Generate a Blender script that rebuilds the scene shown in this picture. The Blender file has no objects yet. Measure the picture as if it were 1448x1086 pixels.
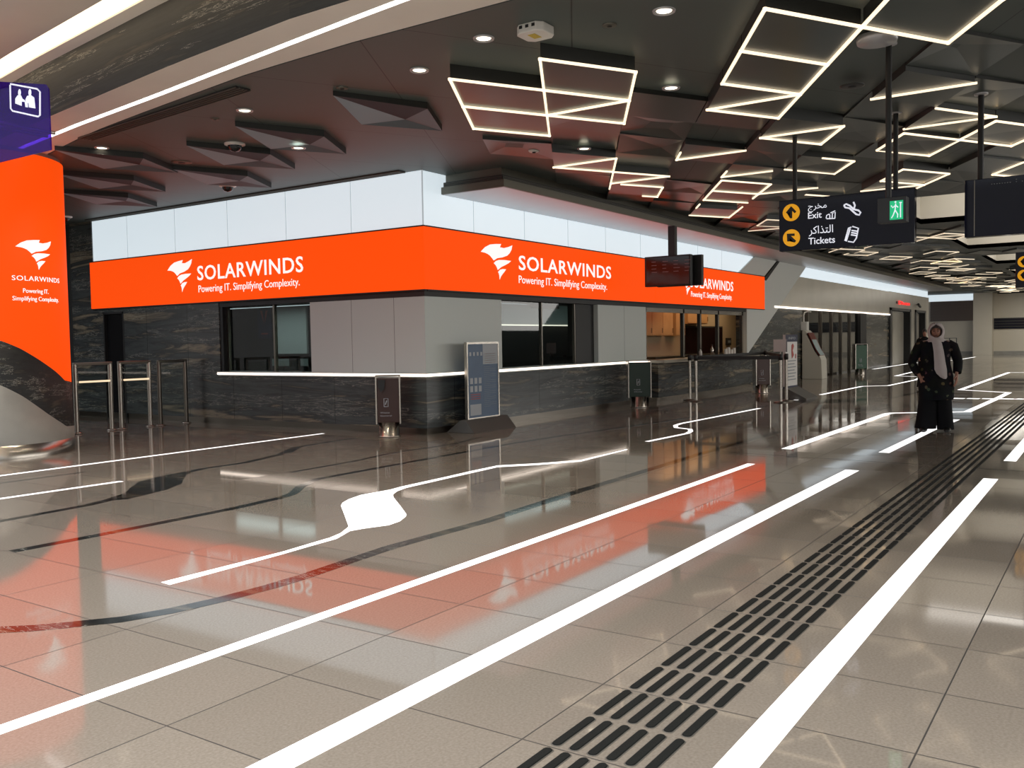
import bpy, bmesh, math, random
from mathutils import Vector, Matrix, noise
random.seed(7)
PI = math.pi
S = bpy.context.scene
COL = S.collection

# ---------------------------------------------------------------- camera
FPX, YAW, PIT, ROL, EYE = 1281.5766, math.radians(34.0458), math.radians(2.70575), math.radians(-.9883), 1.40
F = Vector((math.cos(YAW)*math.cos(PIT), math.sin(YAW)*math.cos(PIT), -math.sin(PIT)))
R0 = Vector((math.sin(YAW), -math.cos(YAW), 0)); U0 = R0.cross(F)
RT = R0*math.cos(ROL)+U0*math.sin(ROL); UP = U0*math.cos(ROL)-R0*math.sin(ROL)
CAM = Vector((0, 0, EYE))
cd = bpy.data.cameras.new('camera'); co = bpy.data.objects.new('camera', cd); COL.objects.link(co)
co.matrix_world = Matrix(((RT.x, UP.x, -F.x, CAM.x), (RT.y, UP.y, -F.y, CAM.y), (RT.z, UP.z, -F.z, CAM.z), (0, 0, 0, 1)))
cd.sensor_width = 36; cd.lens = 36*FPX/1448; cd.clip_start = .05; cd.clip_end = 500
S.camera = co

# ---------------------------------------------------------------- world, big lights, exposure
w = bpy.data.worlds.new('hall_daylight'); S.world = w; w.use_nodes = True
bg = w.node_tree.nodes['Background']; bg.inputs[0].default_value = (.84, .90, 1.0, 1); bg.inputs[1].default_value = 1.7
S.view_settings.view_transform = 'Standard'; S.view_settings.look = 'None'
S.view_settings.gamma = 1; S.view_settings.use_curve_mapping = False; S.view_settings.exposure = 0.0
def area(name, loc, rot, sx, sy, power, col=(1, 1, 1)):
    l = bpy.data.lights.new(name, 'AREA'); l.shape = 'RECTANGLE'; l.size = sx; l.size_y = sy; l.energy = power; l.color = col
    o = bpy.data.objects.new(name, l); o.location = loc; o.rotation_euler = rot; COL.objects.link(o); return o
area('atrium_skylight', (0.5, 1.5, 9), (0, 0, 0), 8, 16, 1300, (1, .95, .87))
for i, x in enumerate((20.9, 28.8, 36.2, 43.7)):
    area('coffer_skylight', (x, 2.2, 4.95), (0, 0, 0), 3.9, 3.0, 70, (1, .96, .9))
area('hall_fill', (26, -9, 3.2), (math.radians(50), 0, 0), 36, 3.2, 1500, (1, .97, .92))  # added unseen fill, tilted to brighten the fin and right facade
area('far_hall_fill', (58, 2, 3.9), (0, 0, 0), 10, 8, 900, (1, .95, .86))  # added unseen fill for the far hall, below closed ceiling
area('office_fill', (12.0, 13.8, 2.15), (0, 0, 0), .6, 2.6, 22, (.85, .95, 1))  # added fill so the room behind the left window is not black
area('office_fill', (16.5, 10.2, 2.15), (0, 0, 0), 4, .5, 14, (.85, .95, 1))  # added fill for the room behind the right ticket window
area('kitchen_ceiling_light', (26.5, 10.2, 2.75), (0, 0, 0), 6, 1.2, 60, (1, .74, .45))

# ---------------------------------------------------------------- rays: a pixel of the photograph carried to a plane of the place
def ray(x, y): return F+RT*((x-724)/FPX)-UP*((y-543)/FPX)
def on_z(x, y, z=0.): d = ray(x, y); return CAM+d*((z-EYE)/d.z)
def on_y(x, y, Y): d = ray(x, y); return CAM+d*(Y/d.y)
def on_x(x, y, X): d = ray(x, y); return CAM+d*(X/d.x)

# ---------------------------------------------------------------- materials
def new_mat(name):
    m = bpy.data.materials.new(name); m.use_nodes = True
    return m, m.node_tree, m.node_tree.nodes['Principled BSDF']
def mat(name, col, rough=.5, metal=0., emit=None, es=0., spec=.5, bump=0., bscale=60., var=0., coat=0., trans=0., alpha=1.):
    m, nt, b = new_mat(name)
    b.inputs['Base Color'].default_value = (*col, 1); b.inputs['Roughness'].default_value = rough; b.inputs['Metallic'].default_value = metal
    b.inputs['Specular IOR Level'].default_value = spec; b.inputs['Coat Weight'].default_value = coat
    b.inputs['Transmission Weight'].default_value = trans; b.inputs['Alpha'].default_value = alpha
    if emit: b.inputs['Emission Color'].default_value = (*emit, 1); b.inputs['Emission Strength'].default_value = es
    if var or bump:
        tc = nt.nodes.new('ShaderNodeTexCoord'); n = nt.nodes.new('ShaderNodeTexNoise'); n.inputs['Scale'].default_value = bscale; n.inputs['Detail'].default_value = 4
        nt.links.new(tc.outputs['Object'], n.inputs['Vector'])
        if var:
            r = nt.nodes.new('ShaderNodeMix'); r.data_type = 'RGBA'; r.inputs['A'].default_value = (*[c*(1-var) for c in col], 1); r.inputs['B'].default_value = (*[min(1, c*(1+var)) for c in col], 1)
            nt.links.new(n.outputs['Fac'], r.inputs['Factor']); nt.links.new(r.outputs['Result'], b.inputs['Base Color'])
        if bump:
            bp = nt.nodes.new('ShaderNodeBump'); bp.inputs['Strength'].default_value = bump; bp.inputs['Distance'].default_value = .01
            nt.links.new(n.outputs['Fac'], bp.inputs['Height']); nt.links.new(bp.outputs['Normal'], b.inputs['Normal'])
    return m
def nd(nt, kind, **kw):
    n = nt.nodes.new(kind)
    for k, v in kw.items(): setattr(n, k, v)
    return n
def mth(nt, op, a, b=None, c=None):
    n = nt.nodes.new('ShaderNodeMath'); n.operation = op
    for i, v in enumerate((a, b, c)):
        if v is None: continue
        if isinstance(v, (int, float)): n.inputs[i].default_value = v
        else: nt.links.new(v, n.inputs[i])
    return n.outputs[0]
def ramp(nt, fac, stops):
    r = nt.nodes.new('ShaderNodeValToRGB'); e = r.color_ramp.elements
    while len(e) < len(stops): e.new(.5)
    for el, (p, c) in zip(e, stops): el.position = p; el.color = (*c, 1)
    nt.links.new(fac, r.inputs[0]); return r.outputs[0]

def floor_material():
    m, nt, b = new_mat('polished_stone_tiles'); L = nt.links
    tc = nd(nt, 'ShaderNodeTexCoord'); sp = nd(nt, 'ShaderNodeSeparateXYZ'); L.new(tc.outputs['Object'], sp.inputs[0])
    u = mth(nt, 'DIVIDE', mth(nt, 'SUBTRACT', sp.outputs[0], .20), .6); v = mth(nt, 'DIVIDE', mth(nt, 'SUBTRACT', sp.outputs[1], .56), 1.18)
    def joint(t, wid):
        f = mth(nt, 'FRACT', t); return mth(nt, 'LESS_THAN', mth(nt, 'MINIMUM', f, mth(nt, 'SUBTRACT', 1, f)), wid)
    j = mth(nt, 'MAXIMUM', joint(u, .0050), joint(v, .0026))
    cb = nd(nt, 'ShaderNodeCombineXYZ'); L.new(mth(nt, 'FLOOR', u), cb.inputs[0]); L.new(mth(nt, 'FLOOR', v), cb.inputs[1])
    wn = nd(nt, 'ShaderNodeTexWhiteNoise'); L.new(cb.outputs[0], wn.inputs['Vector'])
    n1 = nd(nt, 'ShaderNodeTexNoise'); n1.inputs['Scale'].default_value = 90; n1.inputs['Detail'].default_value = 3; L.new(tc.outputs['Object'], n1.inputs['Vector'])
    c1 = ramp(nt, n1.outputs['Fac'], [(.3, (.215, .183, .147)), (.7, (.275, .238, .195))])
    mx = nd(nt, 'ShaderNodeMix', data_type='RGBA', blend_type='MULTIPLY'); mx.inputs['Factor'].default_value = 1
    tone = mth(nt, 'ADD', mth(nt, 'MULTIPLY', wn.outputs['Value'], .16), .92)
    cc = nd(nt, 'ShaderNodeCombineColor'); [L.new(tone, cc.inputs[i]) for i in range(3)]
    L.new(c1, mx.inputs['A']); L.new(cc.outputs[0], mx.inputs['B'])
    m2 = nd(nt, 'ShaderNodeMix', data_type='RGBA'); L.new(j, m2.inputs['Factor']); L.new(mx.outputs['Result'], m2.inputs['A']); m2.inputs['B'].default_value = (.05, .045, .04, 1)
    L.new(m2.outputs['Result'], b.inputs['Base Color'])
    geo = nd(nt, 'ShaderNodeNewGeometry'); vs = nd(nt, 'ShaderNodeVectorMath', operation='SUBTRACT'); L.new(wn.outputs['Color'], vs.inputs[0]); vs.inputs[1].default_value = (.5, .5, .5)
    sc = nd(nt, 'ShaderNodeVectorMath', operation='SCALE'); L.new(vs.outputs[0], sc.inputs[0]); sc.inputs['Scale'].default_value = .004
    ad = nd(nt, 'ShaderNodeVectorMath', operation='ADD'); L.new(geo.outputs['Normal'], ad.inputs[0]); L.new(sc.outputs[0], ad.inputs[1])
    nm = nd(nt, 'ShaderNodeVectorMath', operation='NORMALIZE'); L.new(ad.outputs[0], nm.inputs[0]); L.new(nm.outputs[0], b.inputs['Normal'])
    L.new(mth(nt, 'ADD', mth(nt, 'MULTIPLY', j, .5), mth(nt, 'ADD', mth(nt, 'MULTIPLY', wn.outputs['Value'], .05), .035)), b.inputs['Roughness'])
    b.inputs['IOR'].default_value = 1.45; b.inputs['Specular IOR Level'].default_value = .5
    return m
def marble_material(name='dark_banded_marble', horiz=True, rough=.16, band=1., dark=1., joints=True, scale=None, dist=.6):
    m, nt, b = new_mat(name); L = nt.links
    tc = nd(nt, 'ShaderNodeTexCoord'); mp = nd(nt, 'ShaderNodeMapping'); L.new(tc.outputs['Object'], mp.inputs[0])
    mp.inputs['Scale'].default_value = scale or ((.4, .4, 4.2) if horiz else (2.0, .32, 2.6))
    n1 = nd(nt, 'ShaderNodeTexNoise'); n1.inputs['Scale'].default_value = 1.3*band; n1.inputs['Detail'].default_value = 7; n1.inputs['Roughness'].default_value = .62; n1.inputs['Distortion'].default_value = dist
    L.new(mp.outputs[0], n1.inputs['Vector'])
    base = ramp(nt, n1.outputs['Fac'], [(.30, (.012*dark, .014*dark, .015*dark)), (.45, (.034*dark, .038*dark, .038*dark)), (.55, (.018*dark, .02*dark, .02*dark)), (.66, (.13*dark, .108*dark, .075*dark)), (.78, (.032*dark, .034*dark, .033*dark))])
    n2 = nd(nt, 'ShaderNodeTexNoise'); n2.inputs['Scale'].default_value = 2.6*band; n2.inputs['Detail'].default_value = 9; n2.inputs['Roughness'].default_value = .7; n2.inputs['Distortion'].default_value = 2*dist
    L.new(mp.outputs[0], n2.inputs['Vector'])
    vein = mth(nt, 'LESS_THAN', mth(nt, 'ABSOLUTE', mth(nt, 'SUBTRACT', n2.outputs['Fac'], .5)), .007)
    n3 = nd(nt, 'ShaderNodeTexNoise'); n3.inputs['Scale'].default_value = 1.1; n3.inputs['Detail'].default_value = 3; L.new(mp.outputs[0], n3.inputs['Vector'])
    vein = mth(nt, 'MULTIPLY', vein, mth(nt, 'GREATER_THAN', n3.outputs['Fac'], .53))
    mx = nd(nt, 'ShaderNodeMix', data_type='RGBA'); L.new(mth(nt, 'MULTIPLY', vein, .75), mx.inputs['Factor']); L.new(base, mx.inputs['A']); mx.inputs['B'].default_value = (.42, .40, .34, 1)
    out = mx.outputs['Result']
    if joints:
        sp = nd(nt, 'ShaderNodeSeparateXYZ'); L.new(tc.outputs['Object'], sp.inputs[0])
        f = mth(nt, 'FRACT', mth(nt, 'DIVIDE', mth(nt, 'ADD', sp.outputs[0], sp.outputs[1]), 1.25))
        jn = mth(nt, 'LESS_THAN', f, .006)
        m3 = nd(nt, 'ShaderNodeMix', data_type='RGBA'); L.new(jn, m3.inputs['Factor']); L.new(out, m3.inputs['A']); m3.inputs['B'].default_value = (.004, .004, .004, 1); out = m3.outputs['Result']
    L.new(out, b.inputs['Base Color']); b.inputs['Roughness'].default_value = rough
    return m
def panel_metal(name, col, rough, metal, seam=True):
    m, nt, b = new_mat(name); L = nt.links
    tc = nd(nt, 'ShaderNodeTexCoord'); sp = nd(nt, 'ShaderNodeSeparateXYZ'); L.new(tc.outputs['Object'], sp.inputs[0])
    a = mth(nt, 'DIVIDE', mth(nt, 'ADD', mth(nt, 'MULTIPLY', sp.outputs[0], .5), mth(nt, 'MULTIPLY', sp.outputs[1], .866)), 1.8)
    c = mth(nt, 'DIVIDE', mth(nt, 'SUBTRACT', mth(nt, 'MULTIPLY', sp.outputs[0], .5), mth(nt, 'MULTIPLY', sp.outputs[1], .866)), 1.8)
    j = mth(nt, 'MAXIMUM', mth(nt, 'LESS_THAN', mth(nt, 'FRACT', a), .006), mth(nt, 'LESS_THAN', mth(nt, 'FRACT', c), .006))
    mx = nd(nt, 'ShaderNodeMix', data_type='RGBA'); L.new(j, mx.inputs['Factor']) if seam else None
    if not seam: mx.inputs['Factor'].default_value = 0
    mx.inputs['A'].default_value = (*col, 1); mx.inputs['B'].default_value = (.02, .02, .02, 1)
    L.new(mx.outputs['Result'], b.inputs['Base Color'])
    b.inputs['Roughness'].default_value = rough; b.inputs['Metallic'].default_value = metal
    n = nd(nt, 'ShaderNodeTexNoise'); n.inputs['Scale'].default_value = .8; L.new(tc.outputs['Object'], n.inputs['Vector'])
    bp = nd(nt, 'ShaderNodeBump'); bp.inputs['Strength'].default_value = .12; bp.inputs['Distance'].default_value = .05; L.new(n.outputs['Fac'], bp.inputs['Height']); L.new(bp.outputs['Normal'], b.inputs['Normal'])
    return m
M = {}
M['floor'] = floor_material()
M['marble'] = marble_material(dark=2.1, rough=.25)
M['beam_marble'] = marble_material('beam_marble', horiz=False, band=1.5, dark=.42, joints=False, rough=.6, scale=(1.5, .30, 6), dist=.2)
M['grey_stone'] = mat('grey_stone', (.30, .29, .26), .45, var=.25, bscale=3)
M['col_stone'] = mat('column_stone', (.27, .26, .235), .5, var=.15, bscale=3)
M['ceiling'] = panel_metal('ceiling_metal', (.080, .098, .090), .5, .0)
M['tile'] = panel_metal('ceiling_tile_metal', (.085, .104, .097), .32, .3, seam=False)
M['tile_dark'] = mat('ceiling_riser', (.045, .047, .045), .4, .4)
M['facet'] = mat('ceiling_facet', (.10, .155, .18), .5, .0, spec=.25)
M['facet_shaded'] = mat('ceiling_facet_shaded', (.018, .028, .034), .6, .0, spec=.15)  # darker copy of the facet colour, shade on the fold painted in
M['facet_lit'] = mat('ceiling_facet_lit', (.24, .36, .42), .5, .0, spec=.25)  # lighter copy of the facet colour, light on the fold painted in
M['soffit'] = mat('beige_soffit', (.78, .73, .65), .5, var=.08, bscale=2)
M['canopy'] = mat('canopy_metal', (.14, .135, .11), .45, .5)
M['canopy_under'] = mat('canopy_underside', (.50, .50, .52), .35, .5, var=.1, bscale=1.5)
M['clerestory'] = mat('clerestory_glass', (.6, .65, .7), .3, emit=(.62, .71, .76), es=.92)
M['clere_joint'] = mat('clerestory_joint', (.3, .32, .34), .4, emit=(.35, .40, .42), es=.8)
M['orange'] = mat('orange_lit_panel', (.3, .02, .0), .6, emit=(1, .077, .0035), es=.93, spec=.1)
M['white_print'] = mat('white_lit_print', (.3, .3, .3), .6, emit=(1, .93, .90), es=.97, spec=.1)
M['black'] = mat('black_gloss', (.008, .008, .009), .15)
M['matte_black'] = mat('matte_black', (.012, .012, .012), .5)
M['white_wall'] = mat('white_glass_wall', (.62, .66, .63), .3, spec=.25)
M['fin'] = mat('pale_metal_fin', (.66, .68, .65), .4, .0)
M['stone_light'] = mat('pale_stone_wall', (.56, .53, .455), .25, var=.12, bscale=1.2)
M['cream'] = mat('cream_wall', (.62, .57, .47), .4, var=.08, bscale=.8)
M['atrium_wall'] = mat('atrium_wall', (.52, .50, .46), .6, var=.2, bscale=.5)
M['cream_coffer'] = mat('cream_coffer', (.55, .52, .45), .6)
M['sky_panel'] = mat('skylight_panel', (.8, .8, .75), .5, emit=(.9, .83, .72), es=.6)
M['steel'] = mat('brushed_steel', (.50, .46, .41), .25, 1., bump=.05, bscale=200)
M['dark_steel'] = mat('dark_bronze_steel', (.20, .18, .155), .28, 1.)
M['led_white'] = mat('white_led', (1, 1, 1), .5, emit=(1, .98, .96), es=2.2)
M['led_floor'] = mat('white_floor_light', (.8, .8, .8), .3, emit=(1, .985, .98), es=1.25)
M['led_warm'] = mat('warm_led', (1, .9, .7), .5, emit=(1, .80, .56), es=2.4)
M['led_ceiling'] = mat('warm_ceiling_led', (1, .9, .7), .5, emit=(1, .80, .56), es=1.35)
M['led_distant'] = mat('distant_ceiling_led', (1, .9, .7), .5, emit=(1, .82, .60), es=.75)
M['led_counter'] = mat('counter_led', (1, .9, .8), .5, emit=(1, .86, .74), es=2.4)
M['lamp'] = mat('downlight_lamp', (1, .9, .8), .5, emit=(1, .88, .66), es=4)
M['inlay'] = marble_material('dark_floor_inlay', horiz=False, band=2, dark=.8, joints=False, rough=.06)
M['bar'] = mat('dark_tactile_rubber', (.010, .011, .010), .75, spec=.15, bump=.2, bscale=300)
M['bar_rim'] = mat('tactile_metal_rim', (.12, .11, .095), .5, .4)
M['navy'] = mat('navy_gloss_sign', (.0035, .0045, .018), .06, spec=.22)
M['yellow'] = mat('yellow_disc', (.75, .33, .012), .5, emit=(.9, .40, .01), es=.55)
M['sign_white'] = mat('sign_white', (.8, .8, .82), .5, emit=(.85, .88, 1), es=.65)
M['green_lit'] = mat('green_exit_face', (.0, .3, .12), .4, emit=(.005, .36, .15), es=1.0)
M['red_lit'] = mat('red_lit_sign', (.5, 0, 0), .4, emit=(1, .02, .02), es=1.1)
M['screen'] = mat('dark_screen', (.014, .006, .006), .12)
M['screen_text'] = mat('dim_screen_text', (.10, .05, .05), .5, emit=(.10, .05, .05), es=.5)
M['brown'] = mat('brown_bin', (.045, .016, .011), .4)
M['green_bin'] = mat('green_bin', (.008, .026, .014), .35)
M['green_bright'] = mat('green_panel', (.01, .07, .03), .4)
M['blue_poster'] = mat('blue_poster', (.055, .105, .19), .35, var=.15, bscale=4)
M['pale_print'] = mat('pale_print', (.42, .44, .47), .5)
M['grey_print'] = mat('grey_print', (.20, .22, .24), .5)
M['poster_red'] = mat('red_print', (.35, .05, .04), .5)
M['base_grey'] = mat('grey_plastic_base', (.085, .08, .072), .45)
M['white_poster'] = mat('white_poster', (.62, .60, .58), .4)
M['navy_print'] = mat('navy_print', (.015, .02, .05), .4)
M['kiosk'] = mat('beige_kiosk', (.62, .59, .50), .4)
M['kiosk_red'] = mat('kiosk_red_edge', (.16, .03, .02), .4)
M['wood'] = mat('warm_wood', (.45, .26, .11), .4, var=.25, bscale=2)
M['counter'] = mat('stone_counter', (.42, .39, .32), .3, var=.1, bscale=5)
M['white_obj'] = mat('white_plastic', (.75, .73, .68), .35)
M['amber'] = mat('amber_label', (.6, .45, .05), .5)
M['dark_interior'] = mat('dark_interior', (.02, .021, .02), .6)
M['interior_wall'] = mat('warm_interior_wall', (.42, .33, .22), .6)
M['pale_screen'] = mat('pale_partition', (.22, .25, .24), .4, emit=(.10, .13, .125), es=.45)
def glass_mat(name, tint, fac):
    m = bpy.data.materials.new(name); m.use_nodes = True; nt = m.node_tree; nt.nodes.clear()
    o = nd(nt, 'ShaderNodeOutputMaterial'); t = nd(nt, 'ShaderNodeBsdfTransparent'); t.inputs[0].default_value = (*tint, 1)
    g = nd(nt, 'ShaderNodeBsdfGlossy'); g.inputs['Roughness'].default_value = .02; x = nd(nt, 'ShaderNodeMixShader')
    fr = nd(nt, 'ShaderNodeFresnel'); fr.inputs[0].default_value = 1.5
    gm = nd(nt, 'ShaderNodeNewGeometry'); nt.links.new(mth(nt, 'MULTIPLY', mth(nt, 'MULTIPLY', fr.outputs[0], fac), mth(nt, 'SUBTRACT', 1, gm.outputs['Backfacing'])), x.inputs[0]); nt.links.new(t.outputs[0], x.inputs[1]); nt.links.new(g.outputs[0], x.inputs[2]); nt.links.new(x.outputs[0], o.inputs[0]); return m
M['glass'] = glass_mat('dark_window_glass', (.55, .60, .58), 1.)
M['clear_glass'] = glass_mat('clear_glass', (.9, .92, .9), .9)
M['smoked'] = glass_mat('smoked_glass', (.35, .35, .34), 1.2)
M['purple'] = glass_mat('purple_glass', (.30, .16, .85), .3)
_n = M['purple'].node_tree; _o = _n.nodes['Material Output']; _src = _o.inputs[0].links[0].from_socket
_d = nd(_n, 'ShaderNodeBsdfDiffuse'); _d.inputs[0].default_value = (.10, .03, .40, 1); _t = nd(_n, 'ShaderNodeBsdfTranslucent'); _t.inputs[0].default_value = (.10, .03, .40, 1)
_a = nd(_n, 'ShaderNodeMixShader'); _a.inputs[0].default_value = .5; _n.links.new(_d.outputs[0], _a.inputs[1]); _n.links.new(_t.outputs[0], _a.inputs[2])
_b = nd(_n, 'ShaderNodeMixShader'); _b.inputs[0].default_value = .45; _n.links.new(_src, _b.inputs[1]); _n.links.new(_a.outputs[0], _b.inputs[2]); _n.links.new(_b.outputs[0], _o.inputs[0])

# ---------------------------------------------------------------- mesh helpers
class MB:
    def __init__(s): s.v = []; s.f = []; s.mi = []; s.sm = []
    def add(s, vs, fs, mi=0, smooth=False):
        o = len(s.v); s.v += [tuple(p) for p in vs]
        for f in fs: s.f.append([i+o for i in f]); s.mi.append(mi); s.sm.append(smooth)
        return s
    def box(s, x0, x1, y0, y1, z0, z1, mi=0):
        return s.add([(x0, y0, z0), (x1, y0, z0), (x1, y1, z0), (x0, y1, z0), (x0, y0, z1), (x1, y0, z1), (x1, y1, z1), (x0, y1, z1)],
                     [(0, 3, 2, 1), (4, 5, 6, 7), (0, 1, 5, 4), (1, 2, 6, 5), (2, 3, 7, 6), (3, 0, 4, 7)], mi)
    def prism(s, poly, d, mi=0, side=None):     # poly: 3D points, d: extrusion vector
        d = Vector(d); n = len(poly); a = [Vector(p) for p in poly]
        nrm = sum(((a[i]).cross(a[(i+1) % n]) for i in range(n)), Vector())
        if nrm.dot(d) > 0: a = a[::-1]
        s.add(a+[p+d for p in a], [list(range(n)), list(range(2*n-1, n-1, -1))], mi)
        o = len(s.v)-2*n
        for i in range(n):
            j = (i+1) % n; s.f.append([o+i, o+n+i, o+n+j, o+j]); s.mi.append(mi if side is None else side); s.sm.append(False)
        return s
    def tube(s, pts, r, n=10, mi=0, cap=True):
        pts = [Vector(p) for p in pts]; rings = []; rr = r if isinstance(r, (list, tuple)) else [r]*len(pts)
        ref = None
        for i, p in enumerate(pts):
            t = (pts[min(i+1, len(pts)-1)]-pts[max(i-1, 0)]).normalized()
            if ref is None: ref = t.orthogonal().normalized()
            ref = (ref-t*ref.dot(t)).normalized(); b = t.cross(ref)
            rings.append([p+(ref*math.cos(2*PI*k/n)+b*math.sin(2*PI*k/n))*rr[i] for k in range(n)])
        fs = []
        for i in range(len(pts)-1):
            for k in range(n): fs.append((i*n+k, i*n+(k+1) % n, (i+1)*n+(k+1) % n, (i+1)*n+k))
        s.add([q for g in rings for q in g], fs, mi, True)
        if cap:
            s.add(rings[0], [list(range(n))[::-1]], mi); s.add(rings[-1], [list(range(n))], mi)
        return s
    def lathe(s, c, prof, n=32, mi=0, a0=0, a1=2*PI):
        full = abs(a1-a0-2*PI) < 1e-6; k = n if full else n+1
        vs = [(c[0]+r*math.cos(a0+(a1-a0)*i/n), c[1]+r*math.sin(a0+(a1-a0)*i/n), c[2]+z) for r, z in prof for i in range(k)]
        fs = [(j*k+i, j*k+(i+1) % k, (j+1)*k+(i+1) % k, (j+1)*k+i) for j in range(len(prof)-1) for i in range(n)]
        return s.add(vs, fs, mi, True)
    def loft(s, rings, mi=0, cap=True, smooth=True):
        n = len(rings[0]); fs = [(i*n+k, i*n+(k+1) % n, (i+1)*n+(k+1) % n, (i+1)*n+k) for i in range(len(rings)-1) for k in range(n)]
        s.add([q for g in rings for q in g], fs, mi, smooth)
        if cap: s.add(rings[0], [list(range(n))[::-1]], mi, smooth); s.add(rings[-1], [list(range(n))], mi, smooth)
        return s
    def ellipsoid(s, c, r, n=16, m=10, mi=0):
        c = Vector(c); rings = []
        for j in range(m+1):
            t = PI*j/m; rr = max(math.sin(t), .02)
            rings.append([(c.x+r[0]*rr*math.cos(2*PI*k/n), c.y+r[1]*rr*math.sin(2*PI*k/n), c.z-r[2]*math.cos(t)) for k in range(n)])
        return s.loft(rings, mi)
    def build(s, name, mats, parent=None, bevel=0, recalc=False):
        me = bpy.data.meshes.new(name)
        base = Vector((0, 0, 0))
        if parent is not None and not getattr(s, 'local', False): base = WORLD.get(rootname(parent), Vector((0, 0, 0)))
        me.from_pydata([(v[0]-base.x, v[1]-base.y, v[2]-base.z) for v in s.v], [], s.f)
        for m in (mats if isinstance(mats, (list, tuple)) else [mats]): me.materials.append(M[m] if isinstance(m, str) else m)
        me.polygons.foreach_set('material_index', s.mi); me.polygons.foreach_set('use_smooth', s.sm); me.update()
        if recalc:
            b = bmesh.new(); b.from_mesh(me); bmesh.ops.remove_doubles(b, verts=b.verts, dist=1e-5); bmesh.ops.recalc_face_normals(b, faces=b.faces); b.to_mesh(me); b.free()
        o = bpy.data.objects.new(name, me); COL.objects.link(o); o.parent = parent
        if bevel:
            md = o.modifiers.new('bevel', 'BEVEL'); md.width = bevel; md.segments = 2; md.limit_method = 'ANGLE'
        return o
WORLD = {}
def rootname(o):
    while o.parent: o = o.parent
    return o.name
def tag(o, label, cat, group=None, kind=None):
    o['label'] = label; o['category'] = cat
    if group: o['group'] = group
    if kind: o['kind'] = kind
    return o
def empty(name, label, cat, loc, group=None):
    o = bpy.data.objects.new(name, None); COL.objects.link(o); o.location = loc; WORLD[o.name] = Vector(loc); o.empty_display_size = .1
    return tag(o, label, cat, group)
def struct(name, mb, mats, **k):
    o = mb.build(name, mats, None, **k); o['kind'] = 'structure'; return o
def V(*a): return Vector(a)

# text laid on a plane: o origin (baseline left), u right, v up, w x h box (h = capital height)
def text_mb(mb, body, o, u, v, wid, cap, depth=.004, mi=0, spacing=1., shear=0., bold=0.):
    cu = bpy.data.curves.new('t', 'FONT'); cu.body = body; cu.size = 1; cu.space_character = spacing; cu.offset = bold; cu.resolution_u = 3
    ob = bpy.data.objects.new('t', cu); COL.objects.link(ob)
    bpy.context.view_layer.update()
    me = bpy.data.meshes.new_from_object(ob.evaluated_get(bpy.context.evaluated_depsgraph_get()))
    xs = [p.co.x for p in me.vertices]
    if xs:
        x0, x1 = min(xs), max(xs); sx = wid/max(1e-6, x1-x0); sy = cap/CAPH
        u = V(*u); v = V(*v); n = u.cross(v); o = V(*o)
        vs = [o+u*((p.co.x-x0)*sx)+v*(p.co.y*sy)+n*.001 for p in me.vertices]
        fs = [list(p.vertices) for p in me.polygons]
        mb.add(vs, fs, mi)
        # give the letters their thickness
        mb.add([q+n*depth for q in vs], fs, mi)
        from collections import Counter
        ec = Counter(); dr = {}
        for f in fs:
            for i in range(len(f)):
                a, b = f[i], f[(i+1) % len(f)]; k = (min(a, b), max(a, b)); ec[k] += 1; dr[k] = (a, b)
        e = [dr[k] for k in ec if ec[k] == 1]
        m = len(vs); mb.add(vs+[q+n*depth for q in vs], [(a, b, b+m, a+m) for a, b in e], mi)
    bpy.data.objects.remove(ob); bpy.data.curves.remove(cu); bpy.data.meshes.remove(me)
CAPH = .73
def _cap():
    global CAPH
    cu = bpy.data.curves.new('t', 'FONT'); cu.body = 'H'; cu.size = 1
    ob = bpy.data.objects.new('t', cu); COL.objects.link(ob); bpy.context.view_layer.update()
    me = bpy.data.meshes.new_from_object(ob.evaluated_get(bpy.context.evaluated_depsgraph_get()))
    if len(me.vertices): CAPH = max(p.co.y for p in me.vertices)
    bpy.data.objects.remove(ob); bpy.data.curves.remove(cu); bpy.data.meshes.remove(me)
_cap()
def smooth_poly(pts, it=2):
    for _ in range(it):
        q = []
        for i in range(len(pts)):
            a, b = pts[i], pts[(i+1) % len(pts)]
            q += [(a[0]*.75+b[0]*.25, a[1]*.75+b[1]*.25), (a[0]*.25+b[0]*.75, a[1]*.25+b[1]*.75)]
        pts = q
    return pts
LOGO = [[(100, 680), (112, 668), (130, 652), (165, 634), (205, 627), (245, 623), (236, 642), (265, 644), (300, 634), (329, 622), (322, 648), (308, 668), (290, 684), (255, 697), (215, 705), (190, 720), (178, 708), (163, 695), (148, 688), (130, 683)],
        [(190, 735), (205, 722), (228, 714), (270, 711), (318, 712), (300, 726), (272, 740), (245, 752), (218, 771), (212, 757), (203, 745)],
        [(220, 782), (236, 768), (255, 763), (279, 763), (268, 776), (252, 792), (240, 806), (231, 824), (229, 803), (226, 791)]]
def logo_polys(): return [[((x-100)/230, (825-y)/203) for x, y in P] for P in LOGO]

# ---------------------------------------------------------------- setting: floor
mb = MB(); mb.box(-9, 70, -16, 26, -.12, 0); struct('floor', mb, 'floor')

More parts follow.
